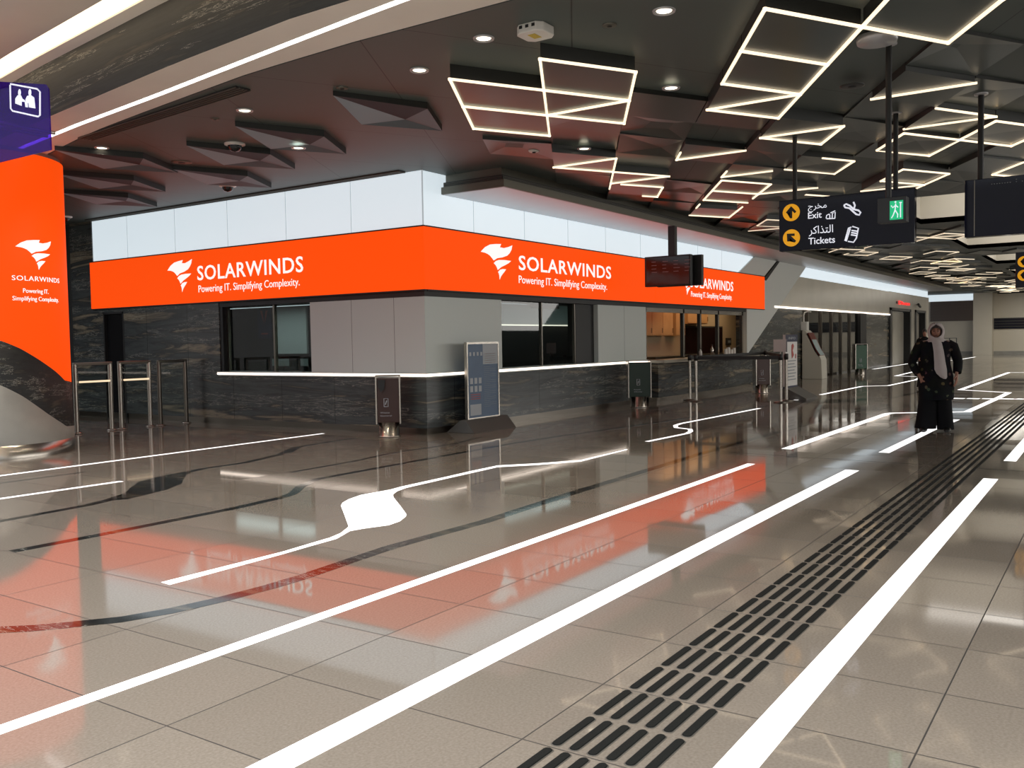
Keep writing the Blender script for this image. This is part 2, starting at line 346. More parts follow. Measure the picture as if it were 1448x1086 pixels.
# curved dropped beam: edges as functions of y (plan)
def interp(t, tab):
    if t <= tab[0][0]: return tab[0][1]
    for (a, b), (c, d) in zip(tab, tab[1:]):
        if t <= c: return b+(d-b)*(t-a)/(c-a)
    return tab[-1][1]
E_TAB = [(-16, 5.90), (2, 5.84), (3.85, 5.83), (5.5, 5.82), (6.9, 5.88), (9.06, 6.15), (10.26, 6.32), (12.5, 6.80), (16, 7.8), (26, 11)]
M_TAB = [(-16, 5.12), (3.9, 5.08), (5.5, 5.09), (7.2, 5.25), (9.97, 5.60), (12, 5.90), (16, 6.7), (26, 9.6)]
L_TAB = [(-16, 5.30), (3.0, 5.24), (4.57, 5.32), (6.03, 5.50), (8.26, 5.79), (9.96, 5.98), (12.46, 6.33), (16, 7.2), (26, 10.2)]
ys = [-16, -8, -2, 1] + [2+.5*i for i in range(29)] + [18, 21, 26]
CZ = 3.98
def strip(mb, f0, z0, f1, z1, mi=0):
    vs = []
    for y in ys: vs += [(f0(y), y, z0), (f1(y), y, z1)]
    mb.add(vs, [(2*i, 2*i+1, 2*i+3, 2*i+2) for i in range(len(ys)-1)], mi)
Ef = lambda y: interp(y, E_TAB); Mf = lambda y: interp(y, M_TAB); Lf = lambda y: interp(y, L_TAB)
mb = MB()
X1 = 18.6
strip(mb, lambda y: Ef(y), CZ, lambda y: X1, CZ)
strip(mb, lambda y: Ef(y), CZ+.12, lambda y: X1, CZ+.12)
strip(mb, lambda y: Ef(y), CZ, lambda y: Ef(y), CZ+.12)
xb = [18.6, 23.2, 26.7, 31.0, 34.0, 38.5, 41.5, 46.0, 68]; yb = [-16, .5, 4.0, 26]
for i in range(8):
    for j in range(3):
        if j == 1 and i in (0, 2, 4, 6): continue
        mb.box(xb[i], xb[i+1], yb[j], yb[j+1], CZ, CZ+.12)
struct('ceiling', mb, 'ceiling')
for i in (0, 2, 4, 6):
    x0, x1 = xb[i], xb[i+1]; mb = MB()
    for a in ((x0-.05, x0, .45, 4.05), (x1, x1+.05, .45, 4.05), (x0, x1, .45, .5), (x0, x1, 4.0, 4.05)): mb.box(*a, CZ+.001, 5.2, 0)
    mb.box(x0-.05, x1+.05, .45, 4.05, 5.2, 5.25, 1)
    struct('trim_%d' % (1+i//2), mb, ['cream_coffer', 'sky_panel'])
mb = MB(); e = .02
strip(mb, lambda y: Mf(y), CZ-.005, lambda y: Lf(y)-.03, CZ-.005)
strip(mb, lambda y: Lf(y)+.03, CZ-.005, lambda y: Ef(y)-.03, CZ-.005)
strip(mb, lambda y: Ef(y)-.03, CZ-.005, lambda y: Ef(y)-.03, CZ+.3)
strip(mb, lambda y: Mf(y)-.02, CZ+.62, lambda y: Ef(y), CZ+.62, 0)
struct('trim_10', mb, ['soffit'])
mb = MB()
strip(mb, lambda y: Mf(y), CZ-.005, lambda y: Mf(y), 4.56); struct('trim_11', mb, ['beam_marble'])
mb = MB()
strip(mb, lambda y: Mf(y), 4.56, lambda y: Mf(y)-.10, 4.60, 0)
strip(mb, lambda y: Mf(y)-.36, 4.60, lambda y: Mf(y)-1.9, 4.60, 0)
strip(mb, lambda y: Mf(y)-1.9, 4.60, lambda y: Mf(y)-1.9, 5.3, 0)
strip(mb, lambda y: Mf(y)-.10, 4.60, lambda y: Mf(y)-.10, 4.68, 0); strip(mb, lambda y: Mf(y)-.36, 4.60, lambda y: Mf(y)-.36, 4.68, 0)
struct('trim_12', mb, ['soffit'])
mb = MB(); strip(mb, lambda y: Mf(y)-.10, 4.62, lambda y: Mf(y)-.36, 4.62)
tag(mb.build('cove_light', 'led_warm'), 'broad warm cove light running above the dark marble beam', 'ceiling light')
mb = MB(); strip(mb, lambda y: Lf(y)-.03, CZ-.008, lambda y: Lf(y)+.03, CZ-.008); strip(mb, lambda y: Lf(y)-.03, CZ+.02, lambda y: Lf(y)+.03, CZ+.02)
tag(mb.build('beam_strip_light', 'led_white'), 'long thin white light line set in the beige underside of the curved beam', 'ceiling light')

# ---------------------------------------------------------------- column with orange wrap
cx, cy, cr = 6.15, 12.75, 1.05
mb = MB(); mb.lathe((cx, cy, 0), [(cr-.03, .0), (cr-.03, CZ+.6)], 64); struct('trim_20', mb, 'col_stone')
mb = MB(); mb.lathe((cx, cy, 0), [(cr+.03, 0), (cr+.03, .18), (cr-.02, .18)], 64); struct('baseboard_column', mb, 'steel')
# sloping stone skirt and marble band wrap the column; heights follow the angle
def wrap(r, zlo, zhi, a0, a1, n, mi, mb, tk=.03):
    vi = []; vo = []
    for i in range(n+1):
        a = a0+(a1-a0)*i/n; c, s_ = math.cos(a), math.sin(a)
        for rr in (r, r-tk):
            vi.append((cx+rr*c, cy+rr*s_, zlo(a))); vi.append((cx+rr*c, cy+rr*s_, zhi(a)))
    fs = []
    for i in range(n):
        a, b = 4*i, 4*i+4; fs += [(a, b, b+1, a+1), (a+1, b+1, b+3, a+3), (a+2, a+3, b+3, b+2)]
    mb.add(vi, fs, mi, True)
AR = math.atan2(-math.cos(math.atan2(cy, cx)), math.sin(math.atan2(cy, cx)))  # right silhouette direction
def prof(tab): return lambda a: interp(math.degrees(a), tab)
# angle (deg) of the camera-facing side is about 244; right silhouette about 334
def cyl_pt(px, py, r=cr+.012):      # pixel -> point on the column surface
    d = ray(px, py); a = d.x**2+d.y**2; b = -2*(d.x*cx+d.y*cy); c = cx*cx+cy*cy-r*r
    q = b*b-4*a*c
    t = (-b-math.sqrt(max(q, 0)))/(2*a); return CAM+d*t
def cyl_tab(pts, pre, post):
    t = []
    for c in pts:
        p = cyl_pt(*c); t.append((math.degrees(math.atan2(p.y-cy, p.x-cx)) % 360, p.z))
    t.sort(); return [(180, t[0][1]+pre)]+t+[(400, t[-1][1]-post)]
g_hi = cyl_tab([(2, 545), (18, 553), (33, 561), (50, 573), (66, 584.6), (80, 594), (88, 599), (93, 603)], .25, .1)
m_hi = cyl_tab([(2, 482), (15, 487), (29, 493), (42, 500.5), (55, 508.5), (66, 516), (77, 524), (86, 532), (91.5, 538)], .4, .2)
mb = MB(); wrap(cr+.02, lambda a: .18, prof(g_hi), math.radians(180), math.radians(380), 60, 0, mb, .05); struct('trim_21', mb, 'grey_stone')
mb = MB(); wrap(cr+.012, prof([(a, z-.01) for a, z in g_hi]), prof(m_hi), math.radians(180), math.radians(380), 60, 0, mb, .04); struct('trim_22', mb, 'beam_marble')
cb = empty('advertising_wrap', 'tall orange lit wrap on the round column at the far left', 'banner', (cx, cy, 0))
mb = MB(); wrap(cr+.005, prof(m_hi), lambda a: 3.92, math.radians(233), math.radians(352), 60, 0, mb, .02); cb_panel = mb.build('panel', 'orange', cb)
mb = MB()
def cyl_map(a, z, r): return (cx+r*math.cos(a), cy+r*math.sin(a), z)
def ang(p): return math.atan2(p.y-cy, p.x-cx) % (2*PI)
pL = cyl_pt(22, 350); pR = cyl_pt(72.5, 350); aL, aR = ang(pL), ang(pR); zt = cyl_pt(45, 338).z; zb = cyl_pt(50, 381).z
def fillpoly(mb, pts2, mapf, mi=0):
    b = bmesh.new(); vs = [b.verts.new((p[0], p[1], 0)) for p in pts2]; f = b.faces.new(vs); r = bmesh.ops.triangulate(b, faces=[f], ngon_method='BEAUTY')
    b.verts.index_update(); out = [[v.index for v in f.verts] for f in b.faces]
    front = [mapf(v.co.x, v.co.y, 1) for v in b.verts]; back = [mapf(v.co.x, v.co.y, 0) for v in b.verts]; n = len(front)
    mb.add(front, out, mi); mb.add(front+back, [(i, (i+1) % n, (i+1) % n+n, i+n) for i in range(n)], mi); b.free()
for P in logo_polys(): fillpoly(mb, P, lambda x, y, k: cyl_map(aL+(aR-aL)*x, zb+(zt-zb)*y, cr+(.012 if k else .004)))
mb.build('emblem', 'white_print', cb_panel)
def cyl_text(body, x0, x1, ybase, cap, spacing=1.):
    t = MB(); text_mb(t, body, (0, 0, 0), (1, 0, 0), (0, 1, 0), 1, 1, .004, 0, spacing)
    a0, a1 = ang(cyl_pt(x0, ybase)), ang(cyl_pt(x1, ybase)); z0 = cyl_pt((x0+x1)/2, ybase).z; h = cyl_pt((x0+x1)/2, ybase-cap).z-z0
    t.v = [cyl_map(a0+(a1-a0)*v[0], z0+h*v[1], cr+.006+v[2]) for v in t.v]; return t
cyl_text('SOLARWINDS', 17, 84, 397.5, 6.6, 1.1).build('lettering', 'white_print', cb_panel)
cyl_text('Powering IT.', 33, 69, 414.5, 6).build('lettering', 'white_print', cb_panel)
cyl_text('Simplifying Complexity.', 18, 83, 425.5, 6).build('lettering', 'white_print', cb_panel)

# ---------------------------------------------------------------- ticket building
BX, BY = 10.6, 8.72
LT, LB = 3.135, 2.20
mb = MB()
mb.box(BX, BX+.15, BY, 13.5, .10, .88); mb.box(BX, BX+.15, 13.5, 16.4, .10, 2.2); mb.box(BX, BX+.15, 17.1, 17.4, .10, 2.2); mb.box(BX, BX+.15, 17.4, 18.2, .10, CZ)
mb.box(BX, BX+.15, 16.4, 17.1, 2.1, 2.2)
mb.box(BX+.15, 18.25, BY, BY+.15, .10, .88); mb.box(18.25, 24.6, BY, BY+.15, .10, .84)
struct('wall_left', mb, 'marble')
mb = MB(); mb.box(BX+.03, BX+.15, BY+.03, 18.2, 0, .10); mb.box(BX+.15, 24.6, BY+.03, BY+.15, 0, .10); struct('baseboard_left', mb, 'dark_steel')
mb = MB(); mb.box(BX+.02, BX+.14, BY+.02, 11.19, .93, 2.10); mb.box(BX+.14, 12.65, BY+.02, BY+.14, .93, 2.10); mb.box(16.05, 18.25, BY+.02, BY+.14, .93, 2.10)
for yy in (9.35, 10.25): mb.box(BX+.019, BX+.02, yy, yy+.006, .93, 2.1, 1)
mb.box(17.2, 17.206, BY+.019, BY+.02, .93, 2.1, 1)
struct('wall_front', mb, ['white_wall', 'dark_interior'])
mb = MB(); mb.box(BX+.01, BX+.6, BY+.01, 13.5, 2.10, 2.21); mb.box(BX+.6, 26.0, BY+.01, BY+.6, 2.10, 2.21)
mb.box(15.33, 16.05, BY+.12, BY+.3, .9, 2.1); mb.box(BX+.02, BX+.15, 13.42, 13.5, .9, 2.1)
struct('trim_30', mb, 'matte_black')
mb = MB()   # clerestory glazing
mb.box(BX+.02, BX+.1, BY+.02, 17.4, LT, CZ); mb.box(BX+.1, 12.0, BY+.02, BY+.1, LT, CZ); mb.box(12.0, 25.3, BY+.02, BY+.1, LT, 3.72)
for yy in (10.2, 11.7, 13.2, 14.7, 16.2): mb.box(BX+.014, BX+.02, yy, yy+.008, LT, CZ, 1)
mb.box(BX+.01, BX+.02, BY+.0, BY+.02, LT, CZ, 1)
for xx in (11.9, 13.4, 14.9, 16.4, 18, 19.6, 21.2, 22.8): mb.box(xx, xx+.008, BY+.014, BY+.02, LT, 3.67, 1)
struct('window_1', mb, ['clerestory', 'clere_joint'])
# building body: inner walls, roof, floor of the rooms
mb = MB()
mb.box(13.1, 21.0, 11.0, 11.1, 0, 2.2); mb.box(13.0, 13.1, 11.0, 18.2, 0, 2.2); mb.prism([(17.3, BY+.17, 0), (17.4, BY+.17, 0), (21.1, 11.1, 0), (21.0, 11.1, 0)], (0, 0, 2.2))
mb.box(BX+.16, 13.1, BY+.16, 18.2, 2.22, 2.26); mb.box(13.1, 21.0, BY+.62, 11.1, 2.22, 2.26)
struct('wall_back', mb, 'dark_interior')
mb = MB(); mb.box(17.4, 32.2, 11.2, 11.3, 0, 2.9); mb.box(32.1, 32.2, BY+.4, 11.2, 0, 2.9); mb.box(17.4, 32.2, BY+.62, 11.2, 2.85, 2.9)
struct('wall_right', mb, 'interior_wall')
def banner(name, label, pts, n_out):
    b = empty(name, label, 'banner', (*pts[0][:2], LB)); return b
# left face banner
b1 = empty('lit_banner', 'orange lit banner on the left face of the ticket office', 'banner', (BX, 13, LB))
mb = MB(); mb.box(BX-.05, BX+.02, BY-.05, 17.42, LB, LT); b1p = mb.build('panel', 'orange', b1)
mb = MB(); mb.box(BX-.055, BX+.0, BY-.05, 17.42, LB-.02, LB); mb.box(BX-.055, BX, BY-.05, 17.42, LT, LT+.02); mb.build('frame', 'matte_black', b1)
FX = BX-.052
p = on_x(279.5, 396, FX); q = on_x(429, 384.5, FX)
mb = MB(); text_mb(mb, 'SOLARWINDS', (FX, p.y, 2.607), (0, -1, 0), (0, 0, 1), p.y-q.y, .248, spacing=1.08, bold=.012); mb.build('lettering', 'white_print', b1p)
p = on_x(281, 412, FX); q = on_x(424, 405, FX)
mb = MB(); text_mb(mb, 'Powering IT. Simplifying Complexity.', (FX, p.y, 2.385), (0, -1, 0), (0, 0, 1), p.y-q.y, .125); mb.build('lettering', 'white_print', b1p)
mb = MB(); y0, y1, z0, z1 = 14.868, 14.135, 2.411, 3.0
for P in logo_polys(): fillpoly(mb, P, lambda x, y, k: (FX-.004*k, y0+(y1-y0)*x, z0+(z1-z0)*y))
mb.build('emblem', 'white_print', b1p)
# right face banner, nearer half
FY = BY-.052
def face_banner(b, x0, x1, lx0, lx1, lz0, lz1, tx0, tx1, sx0, sx1):
    mb = MB(); mb.box(x0, x1, BY-.05, BY+.02, LB, LT); bp_ = mb.build('panel', 'orange', b)
    mb = MB(); mb.box(x0, x1, BY-.055, BY, LB-.02, LB); mb.box(x0, x1, BY-.055, BY, LT, LT+.02); mb.build('frame', 'matte_black', b)
    mb = MB(); text_mb(mb, 'SOLARWINDS', (tx0, FY, 2.632), (1, 0, 0), (0, 0, 1), tx1-tx0, .238, spacing=1.08, bold=.012); mb.build('lettering', 'white_print', bp_)
    mb = MB(); text_mb(mb, 'Powering IT. Simplifying Complexity.', (sx0, FY, 2.40), (1, 0, 0), (0, 0, 1), sx1-sx0, .13); mb.build('lettering', 'white_print', bp_)
    mb = MB()
    for P in logo_polys(): fillpoly(mb, P, lambda x, y, k: (lx0+(lx1-lx0)*x, FY-.004*k, lz0+(lz1-lz0)*y))
    mb.build('emblem', 'white_print', bp_)
b2 = empty('lit_banner', 'orange lit banner on the right face of the ticket office, beside the corner', 'banner', (15, BY, LB))
face_banner(b2, BX+.02, 18.6, 11.99, 12.91, 2.43, 3.03, 13.1, 16.49, 13.09, 16.31)
b3 = empty('lit_banner', 'orange lit banner partly hidden behind the hanging dark screen', 'banner', (22, BY, LB))
face_banner(b3, 18.61, 26.02, 19.85, 20.75, 2.43, 3.03, 20.55, 23.45, 20.6, 23.35)
# glowing ledge
mb = MB(); mb.box(BX-.06, BX-.0, BY-.06, 13.52, .892, .928); mb.box(BX, 18.22, BY-.06, BY, .892, .928)
tag(mb.build('counter_strip_light', 'led_counter'), 'glowing white line under the ticket office windows, bent round its corner', 'light strip')
mb = MB(); mb.box(BX-.06, BX+.3, BY-.06, 13.52, .929, .945); mb.box(BX+.3, 18.22, BY-.06, BY+.3, .929, .945); mb.box(BX-.055, BX+.1, BY-.055, 13.5, .875, .891); mb.box(BX+.1, 18.2, BY-.055, BY+.1, .875, .891)
struct('trim_31', mb, 'white_wall')
# windows
mb = MB(); mb.box(BX+.13, BX+.14, 11.19, 13.42, .945, 2.10, 0)
wdw = struct('window_2', mb, ['glass'])
mb = MB(); mb.box(12.65, 15.33, BY+.13, BY+.14, .945, 2.10, 0); struct('window_3', mb, ['glass'])
mb = MB()
for xx in (18.25, 20.35, 21.4, 22.6, 24.4): mb.box(xx, xx+.09, BY+.05, BY+.13, .95, 2.1, 1)
mb.box(18.3, 24.5, BY+.05, BY+.13, 2.0, 2.1, 1)
struct('window_4', mb, ['clear_glass', 'steel'])
mb = MB()
for xx in (12.65, 14.05, 15.25): mb.box(xx, xx+.03, BY+.10, BY+.16, .945, 2.1)
for yy in (11.19, 12.15, 13.38): mb.box(BX+.10, BX+.16, yy, yy+.04, .945, 2.1)
struct('trim_32', mb, 'dark_steel')
# door in the left face
mb = MB(); mb.box(BX+.05, BX+.1, 16.43, 17.07, .02, 2.08); d = struct('door_1', mb, 'black')
mb = MB(); mb.box(BX-.005, BX+.05, 16.40, 16.44, 0, 2.12); mb.box(BX-.005, BX+.05, 17.06, 17.10, 0, 2.12); mb.box(BX-.005, BX+.05, 16.4, 17.1, 2.08, 2.12); mb.build('door_frame', 'matte_black', d)
mb = MB(); mb.tube([(BX+.05, 16.53, 1.02), (BX, 16.53, 1.02), (BX, 16.64, 1.02)], .011); mb.build('door_handle', 'steel', d)
# counter of the open hatch
ct = empty('service_counter', 'pale stone service counter under the open kitchen hatch', 'counter', (21.4, 8.4, 0))
mb = MB(); mb.box(18.3, 24.57, 8.33, BY+.14, .86, .93); mb.build('worktop', 'counter', ct, bevel=.008)
mb = MB(); mb.box(18.3, 24.57, 8.48, BY-.01, .10, .86); mb.build('front_panel', 'marble', ct)
mb = MB(); mb.box(18.3, 24.57, 8.52, BY-.01, 0, .10); mb.build('plinth', 'steel', ct)
# kitchen behind the hatch
for k, (pa_, pb2, bot, lab) in enumerate(((905, 951, 475, 'warm wooden wall cupboard left of the middle mullion'), (955, 968, 475, 'narrow warm wooden wall cupboard beside the mullion'), (972, 1000, 458, 'warm wooden wall cupboard above the black kitchen screen'))):
    a, b_, z0 = on_y(pa_, bot, 10.85).x, on_y(pb2, bot, 10.85).x, on_y((pa_+pb2)/2, bot, 10.85).z
    c = empty('kitchen_cupboard', lab, 'cupboard', (a, 10.9, z0)); n = 3 if k == 0 else 2
    mb = MB(); mb.box(a, b_, 10.85, 11.19, z0, 2.7); mb.build('body', 'wood', c)
    for i in range(n):
        w_ = (b_-a)/n; mb = MB(); mb.box(a+i*w_+.01, a+(i+1)*w_-.01, 10.825, 10.85, z0+.02, 2.68); dd = mb.build('door', 'wood', c, bevel=.004)
        MB().box(a+(i+1)*w_-.07, a+(i+1)*w_-.05, 10.80, 10.825, z0+.08, z0+.22).build('handle', 'steel', dd)
p, q = on_y(968, 461, 11.1), on_y(1022, 500, 11.1)
c = empty('wall_screen', 'large black screen on the kitchen wall behind the hatch', 'screen', (p.x, 11.15, q.z))
mb = MB(); mb.box(p.x, q.x, 11.10, 11.18, q.z, p.z); mb.build('casing', 'matte_black', c); mb = MB(); mb.box(p.x+.05, q.x-.05, 11.09, 11.10, q.z+.05, p.z-.05); mb.build('display', 'screen', c)
p, q = on_y(1027, 478, 11.17), on_y(1033, 488, 11.17)
c = empty('wall_intercom', 'small dark intercom on the kitchen wall right of the black screen', 'intercom', (p.x, 11.17, q.z))
MB().box(p.x, q.x, 11.14, 11.2, q.z, p.z).build('casing', 'matte_black', c); MB().box(p.x+.08, q.x-.08, 11.13, 11.14, q.z+.08, p.z-.08).build('keypad', 'grey_print', c)
tag(MB().box(22.5, 31.8, 10.5, 11.08, .0, .90).build('kitchen_worktop', 'dark_steel'), 'dark kitchen worktop under the wooden cupboards', 'worktop')
def bottle(x, y, z, h, r, m, label):
    o = empty('bottle', label, 'bottle', (x, y, z)); MB().lathe((x, y, z), [(.001, 0), (r, 0), (r, h*.62), (r*.4, h*.78), (r*.4, h*.92), (.001, h*.92)], 14).build('body', m, o)
    MB().lathe((x, y, z), [(.001, h*.9), (r*.48, h*.9), (r*.48, h), (.001, h)], 12).build('cap', 'matte_black', o)
bottle(21.75, 8.60, .93, .30, .045, 'steel', 'silver flask on the hatch counter beside the middle mullion')
bottle(21.0, 8.6, .93, .22, .04, 'white_obj', 'short pale bottle on the hatch counter left of the belt post')
for i, (x, h) in enumerate(((22.75, .15), (22.95, .19), (23.15, .13), (23.35, .17))):
    MB0 = MB(); z = .93
    for k in range(int(h/.02)): MB0.lathe((x, 8.62, z+k*.02), [(.001, 0), (.038, 0), (.048, .05), (.044, .05), (.035, .005)], 14)
    tag(MB0.build('cup_stack', 'white_obj'), 'stack of white paper cups on the hatch counter, %s' % ('leftmost of the four', 'second from the left, the tallest', 'third from the left, the lowest', 'rightmost of the four')[i], 'cups', 'stacked cups on the hatch counter')
# things behind left window
IX = 12.9
a, b_ = on_x(386, 435, IX), on_x(434, 500, IX)
tag(MB().box(IX, IX+.05, b_.y, a.y, b_.z, a.z).build('partition_screen', 'white_wall'), 'pale glazed partition seen through the left ticket window', 'partition')
MB().box(11.7, 12.75, 12.2, 15.6, .72, .76).build('desktop', 'dark_steel', empty('office_desk', 'dark desk inside the left ticket window', 'desk', (12.2, 13.9, 0))); o = bpy.data.objects['office_desk']
for x, y in ((11.75, 12.25), (12.65, 12.25), (11.75, 15.5), (12.65, 15.5)): MB().box(x, x+.05, y, y+.05, 0, .72).build('leg', 'matte_black', o)
for pl, pr_, lb in ((384, 410, 'left of the two desk monitors under the pale partition'), (424, 437, 'right of the two desk monitors, next to the white wall')):
    a, b_ = on_x(pl, 506, 12.3), on_x(pr_, 519, 12.3); ym = (a.y+b_.y)/2
    o = empty('desk_monitor', lb, 'monitor', (12.3, ym, .76))
    t = MB(); t.box(12.3, 12.34, b_.y, a.y, b_.z, a.z); t.build('casing', 'matte_black', o); MB().box(12.295, 12.3, b_.y+.02, a.y-.02, b_.z+.02, a.z-.02).build('display', 'pale_screen', o)
    MB().box(12.34, 12.37, ym-.03, ym+.03, .77, b_.z+.08).build('stand', 'matte_black', o); MB().box(12.22, 12.42, ym-.11, ym+.11, .76, .772).build('foot', 'matte_black', o)
a, b_ = on_x(364, 437, 12.95), on_x(384, 478, 12.95)
o = empty('wall_poster', 'small navy poster with a red mark seen through the left ticket window', 'poster', (12.96, a.y, b_.z))
ps = MB().box(12.95, 12.98, b_.y, a.y, b_.z, a.z).build('sheet', 'navy_print', o); ym = (a.y+b_.y)/2
t = MB()
for k in (-1, 1): t.add([(12.945, ym+k*.01, a.z-.32), (12.945, ym+k*.12, a.z-.04), (12.945, ym+k*.05, a.z-.04)], [(0, 1, 2)])
t.box(12.944, 12.946, ym-.1, ym+.1, b_.z+.08, b_.z+.11); t.build('print', 'poster_red', ps)
a, b_ = on_y(700, 430, 10.9), on_y(826, 459, 10.9)
tag(MB().box(a.x, b_.x, 10.9, 10.93, b_.z, 2.2).build('reflection_panel', 'pale_screen'), 'pale panel imitating the atrium reflected in the right ticket window', 'panel')  # glowing stand-in for the atrium wall mirrored in the glass
tag(MB().box(a.x, b_.x, 10.87, 10.89, b_.z-.04, b_.z-.012).build('reflection_line', 'led_counter'), 'thin glowing line imitating a reflection below the pale panel in the right ticket window', 'light strip')  # stand-in for a light line mirrored in the glass, no lamp here
a, b_ = on_y(753, 431, 8.93), on_y(791, 437, 8.93)
o = empty('display_screen', 'small dark display hanging at the top of the right ticket window', 'screen', (a.x, 8.95, b_.z))
dc = MB().box(a.x, b_.x, 8.93, 8.98, b_.z, a.z+.05).build('casing', 'matte_black', o)
t = MB(); text_mb(t, '::::  ::::', (a.x+.1, 8.928, b_.z+.02), (1, 0, 0), (0, 0, 1), (b_.x-a.x)*.8, .04); t.build('print', 'screen_text', dc)

# ceiling grille along the left face, other ceiling grille
def grille(name_label, a, b, wd, n):
    a = V(*a); b = V(*b); t = (b-a).normalized(); s_ = V(-t.y, t.x, 0); mb = MB()
    mb.prism([a+s_*(-wd/2), b+s_*(-wd/2), b+s_*(wd/2), a+s_*(wd/2)], (0, 0, .01), 0)
    for k in range(n+1):
        o = -wd/2+wd*k/n; mb.prism([a+s_*(o-.004), b+s_*(o-.004), b+s_*(o+.004), a+s_*(o+.004)], (0, 0, -.012), 1)
    return tag(mb.build('air_grille', ['matte_black', 'canopy']), name_label, 'air vent')
grille('long slotted air vent in the ceiling along the left office face', (BX-.12, 9.0, CZ-.011), (BX-.12, 17.3, CZ-.011), .14, 4)
grille('slotted air vent in the ceiling beside the beige curved beam', (6.14, 7.33, CZ-.011), (6.42, 10.6, CZ-.011), .17, 4)

# canopy box over the right face
mb = MB(); KX, KY = 11.08, 7.57
mb.box(KX+.12, 53, KY+.12, BY+.3, 3.86, CZ, 0); mb.box(KX+.06, 53, KY+.06, BY+.3, 3.78, 3.86, 2)
for z in (3.795, 3.815, 3.835): mb.box(KX+.05, 53, KY+.05, KY+.06, z, z+.006, 0); mb.box(KX+.05, KX+.06, KY+.05, BY-.0, z, z+.006, 0)
mb.box(KX, 53, KY, BY+.3, 3.672, 3.78, 0); mb.box(KX+.03, 52.9, KY+.03, BY+.3, 3.668, 3.672, 1)
struct('trim_33', mb, ['canopy', 'canopy_under', 'matte_black'])
# pale slanting fin and far facade
mb = MB(); Y = BY
mb.prism([(24.6, Y, .0), (24.6, Y, 2.19), (25.3, Y, 3.15), (27.3, Y, 3.15), (25.9, Y, 2.1)], (0, .2, 0))
mb = MB()
mb.prism([(24.59, Y-.02, .90), (24.6, Y-.02, 2.19), (26.05, Y-.02, 2.19), (26.05, Y-.02, 3.0), (27.45, Y-.02, 3.70), (30.33, Y-.02, 3.70)], (0, .2, 0))
mb.prism([(24.0, Y-.02, LT+.03), (25.3, Y-.02, 3.69), (27.25, Y-.02, 3.69), (26.1, Y-.02, LT+.03)], (0, .2, 0))
struct('trim_34', mb, 'fin')
mb = MB(); mb.prism([(26.06, Y-.04, LT-.03), (27.3, Y-.04, 3.69), (27.5, Y-.04, 3.69), (26.2, Y-.04, LT-.1)], (0, .1, 0)); struct('trim_35', mb, 'matte_black')
mb = MB()
mb.box(27.0, 43.2, Y, Y+.3, 2.32, 3.32); mb.box(43.2, 53, Y, Y+.3, 2.62, 3.34); mb.box(48.0, 49.1, Y, Y+.3, 0, 2.62); mb.box(52, 53, Y, Y+.3, 0, 2.62)
struct('wall_far_left', mb, 'stone_light')
mb = MB(); mb.box(24.6, 30.0, Y+.03, Y+.3, .0, 2.3); mb.box(38.5, 43.2, Y+.03, Y+.3, 0, 2.25); struct('wall_passage', mb, 'marble')
mb = MB(); mb.box(28.5, 53, Y+.05, Y+.1, 3.32, CZ); struct('window_5', mb, 'clerestory')
mb = MB(); mb.box(27.0, 43.2, Y-.03, Y+.05, 2.27, 2.32)
tag(mb.build('facade_strip_light', 'led_counter'), 'glowing line above the glazed shopfront in the distance', 'light strip')
# dark glazed bay between
mb = MB(); mb.box(30.0, 38.5, Y+1.2, Y+1.3, 0, 2.3); mb.box(30, 38.5, Y+.05, Y+1.2, 2.26, 2.32); struct('wall_bay', mb, 'dark_interior')
mb = MB(); mb.box(30.0, 37.6, Y+.06, Y+.08, .05, 2.25, 0); struct('window_6', mb, ['smoked'])
mb = MB()
for xx in (30.6, 32.2, 33.6, 34.9, 36.2): mb.box(xx, xx+.06, Y, Y+.12, 0, 2.25)
struct('trim_36', mb, 'dark_steel')
mb = MB(); mb.box(37.6, 38.6, Y-.05, Y+.15, 0, 2.27); struct('trim_37', mb, 'matte_black')
for i, (xx, lb) in enumerate(((31.2, 'leftmost'), (33.9, 'middle'), (35.4, 'rightmost'))):
    o = empty('ticket_machine', 'dark ticket machine behind the smoked glass, %s of the three' % lb, 'machine', (xx, Y+.6, 0), 'machines behind the smoked glass')
    MB().box(xx-.35, xx+.35, Y+.4, Y+.9, 0, 1.8).build('body', 'dark_steel', o); MB().box(xx-.2, xx+.2, Y+.38, Y+.4, 1.15, 1.5).build('display', 'pale_screen', o); MB().box(xx-.15, xx+.15, Y+.37, Y+.4, .8, .95).build('tray', 'steel', o)
# lift portals
for i, (a, b_, nm) in enumerate(((43.2, 48.0, 'door_2'), (49.1, 52.0, 'door_3'))):
    mb = MB(); mb.box(a+.35, b_-.35, Y+.25, Y+.3, 0, 2.45); dd = struct(nm, mb, 'stone_light')
    mb = MB(); mb.box(a, a+.35, Y-.04, Y+.3, 0, 2.62); mb.box(b_-.3, b_, Y-.04, Y+.3, 0, 2.62); mb.box(a, b_, Y-.04, Y+.3, 2.5, 2.62); mb.build('door_frame', 'matte_black', dd)
    mb = MB(); mb.box(a+.35, a+1.2, Y+.1, Y+.2, 0, 2.45); mb.build('door_leaf', 'dark_steel', dd)
o = empty('shop_sign', 'small red lit sign above the distant lift doors', 'sign', (46, Y, 2.8))
t = MB(); text_mb(t, 'Diwan', (45.0, Y-.03, 2.80), (1, 0, 0), (0, 0, 1), 2.6, .17, .02, bold=.005); t.build('lettering', 'red_lit', o)
MB().box(44.6, 44.95, Y-.03, Y, 2.82, 2.93).build('emblem', 'black', o)
o = empty('wall_camera', 'small dark camera on the pale wall right of the red sign', 'camera', (49.4, Y, 2.78))
